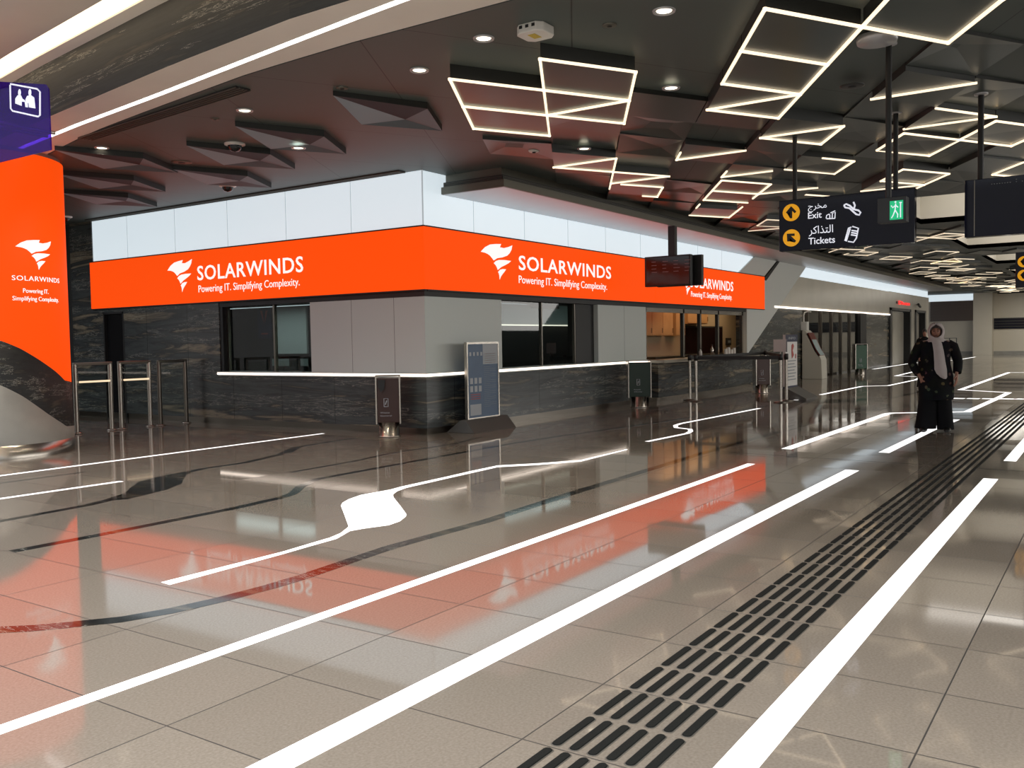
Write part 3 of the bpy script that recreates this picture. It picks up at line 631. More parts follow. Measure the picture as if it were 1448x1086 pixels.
MB().box(49.4, 49.45, Y-.12, Y, 2.86, 2.9).build('bracket', 'matte_black', o); MB().tube([(49.35, Y-.12, 2.9), (49.75, Y-.14, 2.78)], .06).build('body', 'matte_black', o)

# back wall
BXW = 66.
def bw(px, py): p = on_x(px, py, BXW); return p
mb = MB(); mb.box(BXW, BXW+.3, -16, 26, 0, CZ+.1); struct('wall_far', mb, 'cream')
a, b_ = bw(1316, 427), bw(1390, 453); mb = MB(); mb.box(BXW-.1, BXW, b_.y, a.y, b_.z, a.z)
for k in range(7): mb.box(BXW-.13, BXW-.1, b_.y, a.y, b_.z+(a.z-b_.z)*k/7, b_.z+(a.z-b_.z)*(k+.7)/7)
struct('trim_40', mb, 'dark_steel')
a, b_ = bw(1314, 404), bw(1390, 424); mb = MB(); mb.box(BXW-.06, BXW-.02, b_.y, 12.0, b_.z, CZ); struct('window_7', mb, 'clerestory')
a, b_ = bw(1379, 406), bw(1405, 497); mb = MB(); mb.box(BXW-.9, BXW-.05, b_.y, a.y, 0, CZ); struct('trim_41', mb, 'cream')
a, b_ = bw(1406, 450), bw(1448, 464.5); mb = MB(); mb.box(BXW-.1, BXW, -14, a.y, b_.z, a.z)
struct('trim_42', mb, 'matte_black')
mb = MB()
for k in range(4): mb.box(BXW-.12, BXW-.1, -14, a.y, b_.z+(a.z-b_.z)*(k+.2)/4, b_.z+(a.z-b_.z)*(k+.5)/4)
struct('trim_43', mb, 'navy')
a, b_ = bw(1411, 406), bw(1448, 414); mb = MB(); mb.box(BXW-.25, BXW, -14, a.y, b_.z, CZ-.01); struct('trim_44', mb, 'matte_black')
mb = MB(); mb.box(BXW-.06, BXW, -16, 12, 0, .22); struct('baseboard_far', mb, 'grey_stone')
mb = MB(); mb.box(-9.2, -9, -16, 26, 0, 6); mb.box(-9, 70, -16.2, -16, 0, 6); mb.box(-9, 12, 26, 26.2, 0, 6)
struct('wall_behind', mb, 'atrium_wall')
mb = MB(); mb.box(-8.99, -8.97, -12, 22, 2.9, 2.98); tag(mb.build('wall_strip_light', 'led_white'), 'long light line on the atrium wall behind the viewpoint', 'light strip')
mb = MB(); mb.box(-6, 40, -15.99, -15.97, 2.9, 2.96); tag(mb.build('wall_strip_light', 'led_white'), 'long light line on the hall wall to the right of the viewpoint', 'light strip')
# dark recess behind the gates at the left
mb = MB(); mb.box(BX, BX+.15, 18.2, 26, 0, CZ); mb.box(7.0, BX, 20.5, 20.6, 0, CZ); struct('wall_recess', mb, 'dark_interior')
mb = MB(); mb.box(8.6, 9.9, 20.44, 20.5, 0, 3.3); struct('door_4', mb, 'black')

# ---------------------------------------------------------------- ceiling tile relief and lit panels
LX0, LY0, LDX, LDY = .77, .76, .8574, .495
def lv(m, k, z): return V(LX0+LDX*m, LY0+LDY*k, z)
LED_T = .024
def rhomb(m, k): return [(m, k), (m+1, k-1), (m+2, k), (m+1, k+1)]
USED = {}
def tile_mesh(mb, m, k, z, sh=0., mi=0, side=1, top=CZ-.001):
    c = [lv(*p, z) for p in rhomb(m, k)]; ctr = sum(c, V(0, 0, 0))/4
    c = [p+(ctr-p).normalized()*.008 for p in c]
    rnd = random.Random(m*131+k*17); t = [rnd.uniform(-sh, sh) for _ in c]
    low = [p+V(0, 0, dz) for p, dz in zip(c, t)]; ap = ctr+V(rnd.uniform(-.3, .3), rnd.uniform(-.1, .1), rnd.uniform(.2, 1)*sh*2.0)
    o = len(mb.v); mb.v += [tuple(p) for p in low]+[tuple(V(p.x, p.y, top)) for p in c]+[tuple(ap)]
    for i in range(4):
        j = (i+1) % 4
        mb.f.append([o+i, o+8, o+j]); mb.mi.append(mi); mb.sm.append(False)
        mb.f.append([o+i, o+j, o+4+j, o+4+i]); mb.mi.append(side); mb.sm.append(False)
def led_path(mb, segs, z, ins=0.):
    for a, b_, *fr in segs:
        f0, f1 = (fr[0], fr[1]) if fr else (0, 1)
        A, B = lv(*a, z), lv(*b_, z); d = B-A; A, B = A+d*f0, A+d*f1; t = d.normalized(); s_ = V(-t.y, t.x, 0)*LED_T/2; x = t*LED_T/2
        mb.prism([A-x+s_, B+x+s_, B+x-s_, A-x-s_], (0, 0, -.02))
Z0, Z1 = 3.85, 3.90
def light_panel(label, tiles, segs, z, group=None, sh=0.):
    c = lv(tiles[0][0]+1, tiles[0][1], z); o = empty('suspended_light_panel', label, 'ceiling light', c, group)
    mb = MB()
    for t in tiles: tile_mesh(mb, *t, z, sh); USED[t] = 1
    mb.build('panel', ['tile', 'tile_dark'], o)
    mb = MB(); led_path(mb, segs, z-.002); mb.build('led_strip', 'led_distant' if group else 'led_ceiling', o)
    return o
E2 = lambda *p: [(p[i], p[i+1]) for i in range(len(p)-1)]
light_panel('folded ceiling panel outlined by a light ladder, nearest to the downlights on the left', [(7, 9), (8, 10)], E2((7, 9), (8, 8), (9, 9), (10, 10), (9, 11), (8, 10), (7, 9))+[((8, 10), (9, 9))], Z0)
light_panel('ceiling panel with a light outline crossed by a zigzag, below the white wireless box', [(7, 7), (8, 8)], E2((7, 7), (8, 6), (9, 7), (10, 8), (9, 9), (9, 7), (8, 8), (7, 7)), Z0)
light_panel('large double light frame at the top of the picture, left of the ceiling disc', [(7, 3), (8, 4)], E2((7, 3), (8, 2), (9, 3), (8, 4), (7, 3))+E2((8, 4), (9, 5), (10, 4), (9, 3)), Z0)
light_panel('light frame cut off by the top edge of the picture, above the ceiling disc', [(7, 1)], E2((7, 1), (8, 2), (9, 1), (8, 0), (7, 1)), Z0)
light_panel('triangle of light just below the large double frame', [(9, 5)], E2((10, 6), (10, 4), (11, 5), (10, 6)), Z0)
light_panel('slim triangle of light above the canopy, left of the twin zigzag', [(11, 11)], E2((12, 12), (12, 10), (13, 11), (12, 12)), Z0)
light_panel('twin zigzag of light above the canopy edge', [(13, 11), (14, 12)], [((13, 11), (14, 10)), ((14, 10), (14, 12), .0, 1), ((13, 11), (14, 12)), ((14, 12), (15, 13), 0, .5), ((14, 12), (15, 11), .2, 1), ((15, 11), (16, 12)), ((16, 12), (15, 13), 0, .3)], Z0)
light_panel('complete light rhombus crossed by the pair of hanger poles', [(13, 3)], E2((13, 3), (14, 2), (15, 3), (14, 4), (13, 3)), Z0, sh=.02)
light_panel('light rhombus crossed by the right-hand hanger pole', [(13, 1)], E2((14, 2), (13, 1), (14, 0), (15, 1), (14, 2)), Z0, sh=.02)
light_panel('open light angle left of the right-hand hanger pole', [(12, 2)], E2((12, 2), (13, 1), (13, 3)), Z1, sh=.02)
light_panel('single slanting light line beside the front hanger pole', [(10, 2)], E2((11, 3), (11, 1)), Z1)
light_panel('triangle of light passing behind the left hanger pole of the exit sign', [(11, 5)], E2((12, 6), (12, 4), (13, 5), (12, 6)), Z0)
light_panel('open light bracket just above the exit sign board', [(14, 6)], [((15, 5), (14, 6), 0, .6), ((15, 5), (16, 6)), ((16, 6), (15, 7))], Z1, sh=.02)
light_panel('V shaped light line in the middle of the tiled ceiling', [(12, 8)], [((13, 9), (13, 7)), ((13, 9), (12, 8), 0, .5)], Z1)
light_panel('short forked light line above the small nested frames', [(14, 8)], [((15, 9), (14, 8), 0, .5), ((15, 9), (15, 7), 0, .8)], Z1)
light_panel('small light rhombus among the blue reflections', [(15, 9)], E2((15, 9), (16, 8), (17, 9), (16, 10), (15, 9)), Z0)
light_panel('slanting light line right of the small light rhombus', [(16, 8)], [((17, 9), (17, 7)), ((17, 9), (18, 10), 0, .5)], Z0)
light_panel('light corner below the small light rhombus', [(16, 10)], E2((16, 10), (17, 11), (18, 10)), Z0)
light_panel('lowest light bracket beside the canopy grille', [(18, 12)], [((19, 11), (18, 10), 0, .5), ((19, 11), (20, 12)), ((20, 12), (19, 13)), ((18, 12), (17, 11), 0, .5)], Z0)
light_panel('light rhombus left of the big blank board', [(16, 4), (17, 5)], E2((16, 4), (17, 3), (18, 4), (19, 5))+E2((16, 4), (17, 5), (18, 4), (18, 6)), Z0, sh=.02)
light_panel('light outline peeping over the top edge of the exit sign board', [(18, 8)], [((18, 8), (19, 7)), ((19, 7), (20, 8)), ((20, 8), (19, 9)), ((18, 8), (17, 7), 0, .6)], Z1)
light_panel('light angle above the big blank board', [(17, 1)], [((18, 2), (17, 1)), ((18, 2), (19, 1))], Z1)
cnt = 0
rr = random.Random(5)
for m in range(20, 74):
    for k in range(-4, 16):
        if (m+k) % 2 or (m, k) in USED: continue
        x, y = LX0+LDX*(m+1), LY0+LDY*k
        if y > 7.1 or y < -1 or x > 63: continue
        if x > 46.9 and y < 1.2 and False: continue
        if .5-.5 < y < 4.55 and any(a-.9 < x < b_+.9 for a, b_ in ((18.6, 23.2), (26.7, 31), (34, 38.5), (41.5, 46))): continue
        if rr.random() < (.30 if x < 46 else .42):
            c = rhomb(m, k); s0 = rr.randrange(4); n = rr.choice((2, 3, 4)); segs = [(c[(s0+i) % 4], c[(s0+i+1) % 4]) for i in range(n)]
            if rr.random() < .4: segs.append((c[0], c[2]) if rr.random() < .1 else (c[1], c[3]))
            light_panel('distant %s light outline, %s, %s' % ({2: 'two-sided', 3: 'three-sided', 4: 'closed'}[n], 'near the canopy edge' if y > 5.6 else 'beside the skylights' if y > 4 or x < 46 else 'right of the skylights', 'just past the exit sign' if x < 26 else 'in the middle distance' if x < 42 else 'nearest the back wall'), [(m, k)], segs, rr.choice((Z0, Z1)), 'distant light panels beyond the exit sign', sh=.03); cnt += 1
# unlit relief of the same tiling is part of the ceiling
mb = MB(); rr = random.Random(11)
for m in range(9, 74):
    for k in range(-6, 16):
        if (m+k) % 2 or (m, k) in USED: continue
        x, y = LX0+LDX*(m+1), LY0+LDY*k
        if y > 6.9+(.3 if x > 12 else 0) or x > 62: continue
        if 0 < y < 4.55 and any(a-.9 < x < b_+.9 for a, b_ in ((18.6, 23.2), (26.7, 31), (34, 38.5), (41.5, 46))): continue
        if x < 10.2 and y > 6.0: continue
        r = rr.random()
        if r < .22: continue
        tile_mesh(mb, m, k, rr.choice((3.93, 3.955, 3.955, 3.90)), .02 if r > .5 else 0.0)
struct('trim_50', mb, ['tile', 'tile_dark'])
# unlit folded panels above the left face
zz = 3.80
def left_panel(R, z, label, k=1.05):
    R = V(*R, z); L_ = R+V(-1.75, -.04, 0)*k; T_ = R+V(-.86, -.49, 0)*k; B_ = R+V(-.78, .50, 0)*k
    o = empty('folded_panel', label, 'ceiling panel', (R.x-.86, R.y, z)); mb = MB(); C_ = R+V(-.52, .10, .045)*k
    up = lambda p: V(p.x, p.y, CZ-.001)
    L_ = L_+V(0, 0, .02); T_ = T_+V(0, 0, .0)
    vs = [L_, T_, R, B_, C_]+[up(p) for p in (L_, T_, R, B_)]
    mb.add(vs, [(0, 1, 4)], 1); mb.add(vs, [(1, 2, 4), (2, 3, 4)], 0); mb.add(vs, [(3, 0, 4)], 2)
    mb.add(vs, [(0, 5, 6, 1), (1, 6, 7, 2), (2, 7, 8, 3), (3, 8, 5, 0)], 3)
    mb.build('panel', ['facet', 'facet_shaded', 'facet_lit', 'tile_dark'], o)
left_panel((8.816, 8.531), 3.9, 'lilac-tinted folded ceiling panel carrying a downlight, right end of the left group')
left_panel((9.109, 9.82), 3.9, 'folded ceiling panel with a dark triangular face beside the dome camera')
left_panel((9.942, 11.269), 3.9, 'folded ceiling panel over the small dome camera, next to the lit white band')
left_panel((8.25, 11.308), 3.9, 'large folded ceiling panel right of the orange column, topmost')
left_panel((9.116, 12.831), 3.9, 'folded ceiling panel right of the orange column, middle of three')
left_panel((9.986, 14.312), 3.9, 'folded ceiling panel right of the orange column, lowest of three')
left_panel((8.6, 6.75), 3.91, 'dark folded ceiling panel left of the first light ladder')

# downlights and ceiling devices
def downlight(px, py, label, z=CZ, on=True):
    p = on_z(px, py, z); o = empty('downlight', label, 'ceiling light', p)
    l = bpy.data.lights.new('downlight_beam', 'SPOT'); l.energy = 70; l.color = (1, .86, .68); l.spot_size = math.radians(120); l.spot_blend = .9; l.shadow_soft_size = .06
    lo = bpy.data.objects.new('downlight_beam', l); COL.objects.link(lo); lo.location = (p.x, p.y, z-.03)
    MB().lathe((p.x, p.y, z), [(.060, 0), (.072, -.004), (.078, -.012), (.088, -.012), (.092, 0)], 28).build('rim', 'canopy_under', o)
    MB().lathe((p.x, p.y, z-.003), [(.001, 0), (.061, 0)], 28).build('lamp', 'lamp' if on else 'white_obj', o)
for a in ((684, 54, 'round downlight left of the white wireless box'), (593, 99, 'round downlight nearest the middle of the plain dark ceiling'), (939, 15, 'round downlight at the top of the picture right of the white box'),
          (949, 124, 'round downlight between the two large light frames', 3.93), (346, 156, 'round downlight left of the middle, above the folded panels'), (144, 209, 'leftmost round downlight, right of the orange column'),
          (422, 209, 'round downlight set in the lilac folded panel', 3.89), (826, 210, 'round downlight below the zigzag light frame', 3.90)): downlight(*a)
def puck(px, py, r, h, label, cat, m='canopy', z=CZ, name='smoke_detector'):
    p = on_z(px, py, z); o = empty(name, label, cat, p); MB().lathe((p.x, p.y, z), [(r, 0), (r, -h*.6), (r*.8, -h), (.001, -h)], 28).build('body', m, o)
    MB().lathe((p.x, p.y, z-h), [(r*.35, 0), (r*.3, -h*.4), (.001, -h*.4)], 20).build('sensor', 'matte_black', o)
puck(862, 35, .06, .012, 'small flat ceiling disc left of the topmost downlight', 'detector')
puck(484, 124, .06, .012, 'small flat ceiling disc on the reddish ceiling', 'detector')
puck(755, 212, .075, .03, 'round ringed sensor above the canopy', 'sensor', 'white_obj')
puck(304, 168, .05, .01, 'tiny flat ceiling disc left of the leftward downlights', 'detector')
puck(1205, 121, .12, .012, 'flat oval ceiling speaker left of the front hanger pole', 'speaker', 'tile_dark', 3.9, 'flush_speaker')
puck(257, 229, .14, .012, 'flat round ceiling speaker above the left folded panels', 'speaker', 'canopy', CZ, 'flush_speaker')
puck(706, 197, .10, .012, 'dark oval ceiling speaker below the light ladder', 'speaker', 'tile_dark', CZ, 'flush_speaker')
def dome(px, py, label, z=CZ):
    p = on_z(px, py, z); o = empty('dome_camera', label, 'camera', p)
    MB().lathe((p.x, p.y, z), [(.13, 0), (.13, -.02), (.09, -.03)], 28).build('collar', 'white_obj', o); MB().lathe((p.x, p.y, z-.03), [(.085, 0), (.08, -.035), (.05, -.065), (.001, -.075)], 24).build('dome', 'black', o)
dome(332, 203, 'black dome camera with pale collar under the left ceiling'); dome(92, 306, 'dome camera right of the orange column'); dome(322, 262, 'dark dome camera just above the white lit band', CZ-.05)
p = on_z(757, 38, CZ); o = empty('wireless_box', 'white square wireless box with a yellow label on the dark ceiling', 'device', p)
mb = MB(); c8 = []
for ax, ay in ((-.13, -.08), (-.08, -.13), (.08, -.13), (.13, -.08), (.13, .08), (.08, .13), (-.08, .13), (-.13, .08)): c8.append((p.x+ax, p.y+ay, CZ-.075))
mb.prism(c8, (0, 0, .075)); mb.build('casing', 'white_obj', o, bevel=.008)
MB().box(p.x-.06, p.x+.05, p.y-.03, p.y+.04, CZ-.077, CZ-.075).build('sticker', 'amber', o)
for k in (-.06, 0, .06): MB().box(p.x-.132, p.x-.129, p.y+k-.015, p.y+k+.015, CZ-.04, CZ-.015).build('port', 'matte_black', o)
p = on_z(1240, 60, 3.90); o = empty('antenna_disc', 'shallow white round device beside the front hanger pole', 'device', p)
MB().lathe((p.x, p.y, 3.955), [(.16, 0), (.17, -.02), (.16, -.06), (.001, -.06)], 32).build('body', 'canopy_under', o)

# ---------------------------------------------------------------- hanging signs
def board(o, X, y0, y1, z0, z1, tk=.12):
    return MB().box(X, X+tk, y1, y0, z0, z1).build('board', 'navy', o, bevel=.006)
def pole(o, x, y, z0, z1, r=.028):
    MB().tube([(x, y, z0), (x, y, z1-.02)], r, 14).build('pole', 'matte_black', o); MB().lathe((x, y, z1-.02), [(r, 0), (.07, .005), (.07, .02)], 20).build('ceiling_rose', 'canopy_under', o)
SX = 11.3
sg = empty('direction_sign', 'wide navy hanging sign with two yellow arrows, reading Exit and Tickets', 'sign', (SX, 2.8, 2.46))
sgb = board(sg, SX, 3.58, 2.012, 2.458, 3.085); pole(sg, SX+.06, 3.40, 3.085, CZ); pole(sg, SX+.06, 2.23, 3.085, CZ)
Su, Sv = (0, -1, 0), (0, 0, 1)
def sp(px, py, d=.0): q = on_x(px, py, SX-.002-d); return q
def zp(a, b_): return (1080+a/3.878, 200+b_/3.878)
def disc(o, X, y, z, r, m, name, tk=.006):
    n = 36; q_ = MB().prism([(X, y+r*math.cos(2*PI*k/n), z+r*math.sin(2*PI*k/n)) for k in range(n)], (-tk, 0, 0)); return q_.build(name, m, o)
def arrow(o, X, y, z, s, ang_):
    pts = [(-.13, -.68), (.13, -.68), (.13, .18), (.42, -.14), (.62, .06), (0, .74), (-.62, .06), (-.42, -.14), (-.13, .18)]
    ca, sa = math.cos(ang_), math.sin(ang_)
    t = MB(); fillpoly(t, [(a*ca-b_*sa, a*sa+b_*ca) for a, b_ in pts], lambda a, b_, k: (X-.002-.003*k, y-a*s, z+b_*s)); t.build('arrow', 'matte_black', o)
for (a, b_), an in (((151, 390), 0), ((152, 529), math.radians(45))):
    q = sp(*zp(a, b_)); dk_ = disc(sg, SX, q.y, q.z, .105, 'yellow', 'disc'); arrow(dk_, SX-.006, q.y, q.z, .105, an)
def sign_text(body, a0, a1, b0, cap, m='sign_white', o=None, **k):
    p, q = sp(*zp(a0, b0)), sp(*zp(a1, b0)); h = sp(*zp(a0, b0-cap)).z-p.z
    t = MB(); text_mb(t, body, (SX-.001, p.y, p.z), Su, Sv, p.y-q.y, h, **k); t.build('lettering', m, o or sgb)
sign_text('Exit', 243, 318, 424, 33, bold=.01); sign_text('Tickets', 245, 391, 565, 35, bold=.01)
sign_text('\uFE9D\uFEAE\uFEA8\uFEE3'[::1], 243, 345, 372, 30)
sign_text('\uFEAE\uFEDB\uFE8D\uFEAC\uFE98\uFEDF\u0627', 248, 380, 508, 40)
# pictograms
def pictogram(strokes, r, o, name='pictogram', m='sign_white', mp=lambda a, b_: sp(*zp(a, b_), .004)):
    t = MB()
    for s_ in strokes: t.tube([mp(*c) for c in s_], r, 8)
    t.build(name, m, o)
pictogram([[(342, 422), (345, 405), (360, 398)], [(362, 422), (362, 400)], [(375, 422), (376, 395), (392, 388), (390, 422)], [(345, 424), (390, 422)], [(366, 392), (392, 380)]], .006, sgb)
pictogram([[(440, 350), (452, 343), (472, 352), (494, 372), (520, 378), (531, 390), (524, 403), (508, 400), (494, 388), (470, 366), (446, 362), (440, 350)], [(492, 332), (500, 350), (494, 372)]], .010, sgb)
pictogram([[(445, 545), (465, 475), (480, 470)], [(452, 548), (474, 478)], [(486, 466), (519, 476), (508, 530), (492, 553), (462, 548)], [(482, 488), (512, 492)], [(480, 500), (508, 504)], [(478, 512), (506, 516)]], .008, sgb)
ex = empty('exit_sign', 'small box sign with a green lit running-man face on a long pole', 'sign', (8.62, 1.73, 2.41))
MB().box(8.60, 8.72, 1.60, 1.84, 2.395, 2.615).build('casing', 'matte_black', ex, bevel=.004)
MB().box(8.592, 8.60, 1.625, 1.735, 2.415, 2.58).build('face', 'green_lit', ex)
t = MB()
for s_ in ([(1.685, 2.555), (1.69, 2.50), (1.705, 2.455), (1.72, 2.43)], [(1.69, 2.50), (1.668, 2.46), (1.67, 2.43)], [(1.686, 2.54), (1.71, 2.52), (1.722, 2.54)], [(1.686, 2.54), (1.665, 2.52)], [(1.645, 2.56), (1.645, 2.43)], [(1.635, 2.56), (1.655, 2.56)]):
    t.tube([(8.589, a, b_) for a, b_ in s_], .0045, 6)
t.ellipsoid((8.589, 1.687, 2.568), (.003, .008, .008), 10, 6); t.build('pictogram', 'sign_white', ex)
pole(ex, 8.66, 1.76, 2.615, CZ, .026)
dsn = empty('display_board', 'large blank navy hanging board at the right edge of the picture', 'sign', (11.0, .8, 2.44))
board(dsn, 11.0, 1.455, .1, 2.442, 3.057, .14); pole(dsn, 11.07, 1.31, 3.057, CZ, .03); pole(dsn, 11.07, .25, 3.057, CZ, .03)
MB().box(10.996, 11.0, 1.355, 1.362, 2.45, 3.05).build('seam', 'dark_steel', dsn)
t = MB(); text_mb(t, '........ : .....', (10.998, 1.20, 2.985), Su, Sv, .40, .05); t.build('lettering', 'grey_print', dsn)
sm = empty('direction_sign', 'distant navy hanging sign with two yellow discs at the right edge of the picture', 'sign', (17, 1.2, 2.13))
board(sm, 17.0, 1.49, .2, 2.13, 2.71); pole(sm, 17.06, 1.3, 2.71, CZ)
for z in (2.55, 2.33): dk_ = disc(sm, 17.0, 1.37, z, .09, 'yellow', 'disc'); arrow(dk_, 16.994, 1.37, z, .085, 0)
sc = empty('information_screen', 'dark departures screen hanging in front of the orange banner', 'screen', (17, 7.6, 2.46))
MB().box(17.0, 17.12, 7.16, 8.16, 2.46, 3.07).build('casing', 'matte_black', sc, bevel=.01); MB().box(16.995, 17.0, 7.19, 8.12, 2.49, 3.04).build('display', 'screen', sc)
MB().box(17.25, 17.36, 7.03, 8.0, 2.46, 3.07).build('rear_casing', 'matte_black', sc)
MB().box(17.1, 17.27, 7.5, 7.7, 2.7, 2.9).build('bracket', 'matte_black', sc)
MB().box(17.12, 17.24, 7.545, 7.69, 2.8, 3.67).build('pole', 'matte_black', sc)
t = MB(); rr = random.Random(3)
for c in range(4):
    for r_ in range(4): t.box(16.992, 16.995, 8.0-.24*c-rr.uniform(.08, .14), 8.0-.24*c, 2.95-.07*r_, 2.962-.07*r_)
t.build('text_lines', 'screen_text', sc)
# purple glass sign
pg = empty('glass_sign', 'translucent purple glass sign with a meeting pictogram at the upper left', 'sign', (4.9, 9.2, 3.3))
GX = 4.9
q = on_x(68, 118, GX); q2 = on_x(66, 215, GX); ql = on_x(-30, 100, GX)
t = MB(); zlo = on_x(30, 222, GX).z
pts = [(q.y, zlo), (q.y, q.z-.05), (q.y+.05, q.z), (ql.y, ql.z-.10), (ql.y, zlo)]
t.prism([(GX, a, b_) for a, b_ in pts], (.012, 0, 0)); t.build('pane', 'purple', pg)
mp = lambda a, b_: on_x(a/3.62, b_/3.62, GX-.008)
pictogram([[(55, 430), (190, 455), (205, 470), (205, 590), (195, 597), (65, 568), (55, 555), (52, 435)]], .008, pg, 'border', 'sign_white', mp)
def poly_on(t, P): 
    vs = [mp(*c) for c in P]; t.prism(vs, (-.004, 0, 0))
t = MB(); poly_on(t, [(80, 530), (80, 505), (92, 488), (108, 488), (116, 505), (130, 515), (128, 522), (112, 520), (112, 542)]); poly_on(t, [(135, 525), (132, 510), (140, 492), (158, 486), (176, 500), (182, 555), (150, 550), (148, 528)])
for c in ((100, 474), (153, 474)): w_ = mp(*c); t.ellipsoid((w_.x, w_.y, w_.z), (.004, .028, .035), 12, 8)
poly_on(t, [(128, 520), (142, 522), (144, 550), (132, 548)]); t.build('pictogram', 'sign_white', pg)
t = MB(); t.tube([(GX+.006, q.y+1.1, q.z-.2), (Mf(q.y+1.1)-.002, q.y+1.1, q.z-.2)], .02); t.build('fixing_arm', 'steel', pg)
t = MB(); t.tube([(GX+.006, q.y+1.3, q.z-.2), (Mf(q.y+1.3)-.002, q.y+1.3, q.z-.2)], .02); t.build('fixing_arm', 'steel', pg)

# ---------------------------------------------------------------- floor light strips (flush, drawn in plan)
def zoomer(ox, oy, s): return lambda a, b_: (ox+a/s, oy+b_/s)
zB = zoomer(400, 580, 2.633); zC = zoomer(900, 560, 2.642); zA = zoomer(1228, 420, 4.936); zG = zoomer(1060, 370, 4.023); zH = zoomer(0, 580, 2.896)
def fp(px, py): p = on_z(px, py, 0); return (p.x, p.y)
def ribbon(pts, wd, z=.0015, tk=.004):
    mb = MB(); n = len(pts); L_, R_ = [], []
    wds = wd if isinstance(wd, (list, tuple)) else [wd]*n
    for i in range(n):
        a = V(*pts[max(i-1, 0)]); b_ = V(*pts[min(i+1, n-1)]); p = V(*pts[i])
        if 0 < i < n-1:
            t1 = (p-a).normalized(); t2 = (b_-p).normalized(); t = (t1+t2).normalized() if (t1+t2).length > .2 else t2
            k = 1/max(.45, t.dot(t2))
        else: t = (b_-a).normalized(); k = 1
        s_ = V(-t.y, t.x)*wds[i]/2*k; L_.append(p+s_); R_.append(p-s_)
    vs = [(p.x, p.y, z) for p in L_]+[(p.x, p.y, z) for p in R_]+[(p.x, p.y, z-tk) for p in L_]+[(p.x, p.y, z-tk) for p in R_]
    fs = []
    for i in range(n-1): fs += [(i, n+i, n+i+1, i+1), (i, i+1, 2*n+i+1, 2*n+i), (n+i+1, n+i, 3*n+i, 3*n+i+1)]
    fs += [(0, 2*n, 3*n, n), (n-1, 2*n-1, 4*n-1, 3*n-1)]
    mb.add(vs, fs); return mb
def flight(label, pts, wd): return tag(ribbon(pts, wd).build('floor_light_strip', 'led_floor'), label, 'floor light')
flight('left of the three long straight floor lights, reaching the left edge of the picture', [(-2, 3.43), (10.08*.9655, 3.40)], .085)
flight('middle of the three long straight floor lights', [(-2, 2.335), (fp(1207, 665)[0], 2.325)], .135)
flight('right of the three long straight floor lights, beside the tactile paving', [(-2, 1.02), (fp(1400, 677)[0], 1.045)], .125)
flight('next floor light in line beyond the right-hand strip, at the right edge', [fp(1428, 652), (fp(1428, 652)[0]+8, 1.045)], .12)
flight('upper thin floor light left of the ticket office', [fp(-40, 678), fp(457, 613)], .07)
flight('short thin floor light at the left edge, below the longer one', [fp(-40, 711), fp(172, 680.5)], .07)
flight('small zigzag floor light right of the ticket office', [fp(*zC(40, 170)), fp(*zC(188, 140)), fp(*zC(203, 132)), fp(*zC(200, 124)), fp(*zC(148, 118)), fp(*zC(145, 110)), fp(*zC(165, 103)), fp(*zC(460, 46))], .07)
flight('thin curved floor light leading up to the white display stand', [fp(*zG(405, 757)), fp(*zG(640, 709)), fp(*zG(790, 705)), fp(*zG(945, 672)), fp(1305, 532)], .10)
flight('short floor light at the foot of the white display stand', [fp(*zG(260, 788)), fp(*zG(365, 769))], .10)
flight('long bent floor light passing behind the walking woman, with a sharp hook', [fp(1112, 635), fp(*zA(130, 815)), fp(*zA(165, 810)), fp(*zA(690, 801)), fp(*zA(770, 765)), fp(*zA(890, 712)), fp(*zA(980, 667)), fp(*zA(640, 648)), fp(*zA(980, 527)), fp(*zA(1086, 527)), fp(1480, 527)], .125)
flight('straight floor light ending at the walking woman\'s feet', [fp(1250, 640), fp(*zA(430, 930)), fp(*zA(610, 855))], .12)
flight('distant floor light in front of the lift doors', [fp(1235, 522), fp(1289, 513.5), fp(1354, 509), fp(1379, 504.7)], .12)
flight('distant pointed floor light left of the walking woman', [fp(*zA(330, 555)), fp(*zA(190, 551)), fp(*zA(310, 523)), fp(*zA(385, 510))], .11)
for i, (a, b_) in enumerate(((585, 670), (690, 775), (795, 885), (915, 1015), (1030, 1086), (1100, 1160))):
    flight('short dash of floor light right of the walking woman, %s in the row' % ('first', 'second', 'third', 'fourth', 'fifth', 'sixth')[i], [fp(*zA(a, 707+i)), fp(*zA(b_, 709+i))], .22)['group'] = 'dashed floor light'
# broad S-shaped floor light
left_edge = [(0, 527), (100, 497), (175, 475), (215, 458), (245, 434), (232, 398), (216, 356), (222, 345), (245, 332), (290, 316), (400, 296), (440, 285), (600, 250), (700, 227), (800, 206), (950, 198), (1110, 186), (1280, 145)]
right_edge = [(0, 536), (100, 507), (200, 479), (250, 450), (300, 441), (395, 428), (435, 414), (458, 396), (460, 388), (440, 360), (412, 325), (410, 314), (425, 302), (460, 289), (600, 257), (800, 212), (950, 204), (1110, 191), (1284, 147)]
lead = fp(228, 823.5); lead2 = fp(240, 827)
poly = [lead]+[fp(*zB(*c)) for c in left_edge]+[fp(*zB(*c)) for c in right_edge[::-1]]+[lead2]
def floor_poly(poly, z=.0015, tk=.004):
    t = MB(); fillpoly(t, poly, lambda a, b_, k: (a, b_, z if k else z-tk)); return t
tag(floor_poly(poly).build('floor_light_strip', 'led_floor'), 'curved floor light that swells into a broad white S in the middle of the floor', 'floor light')

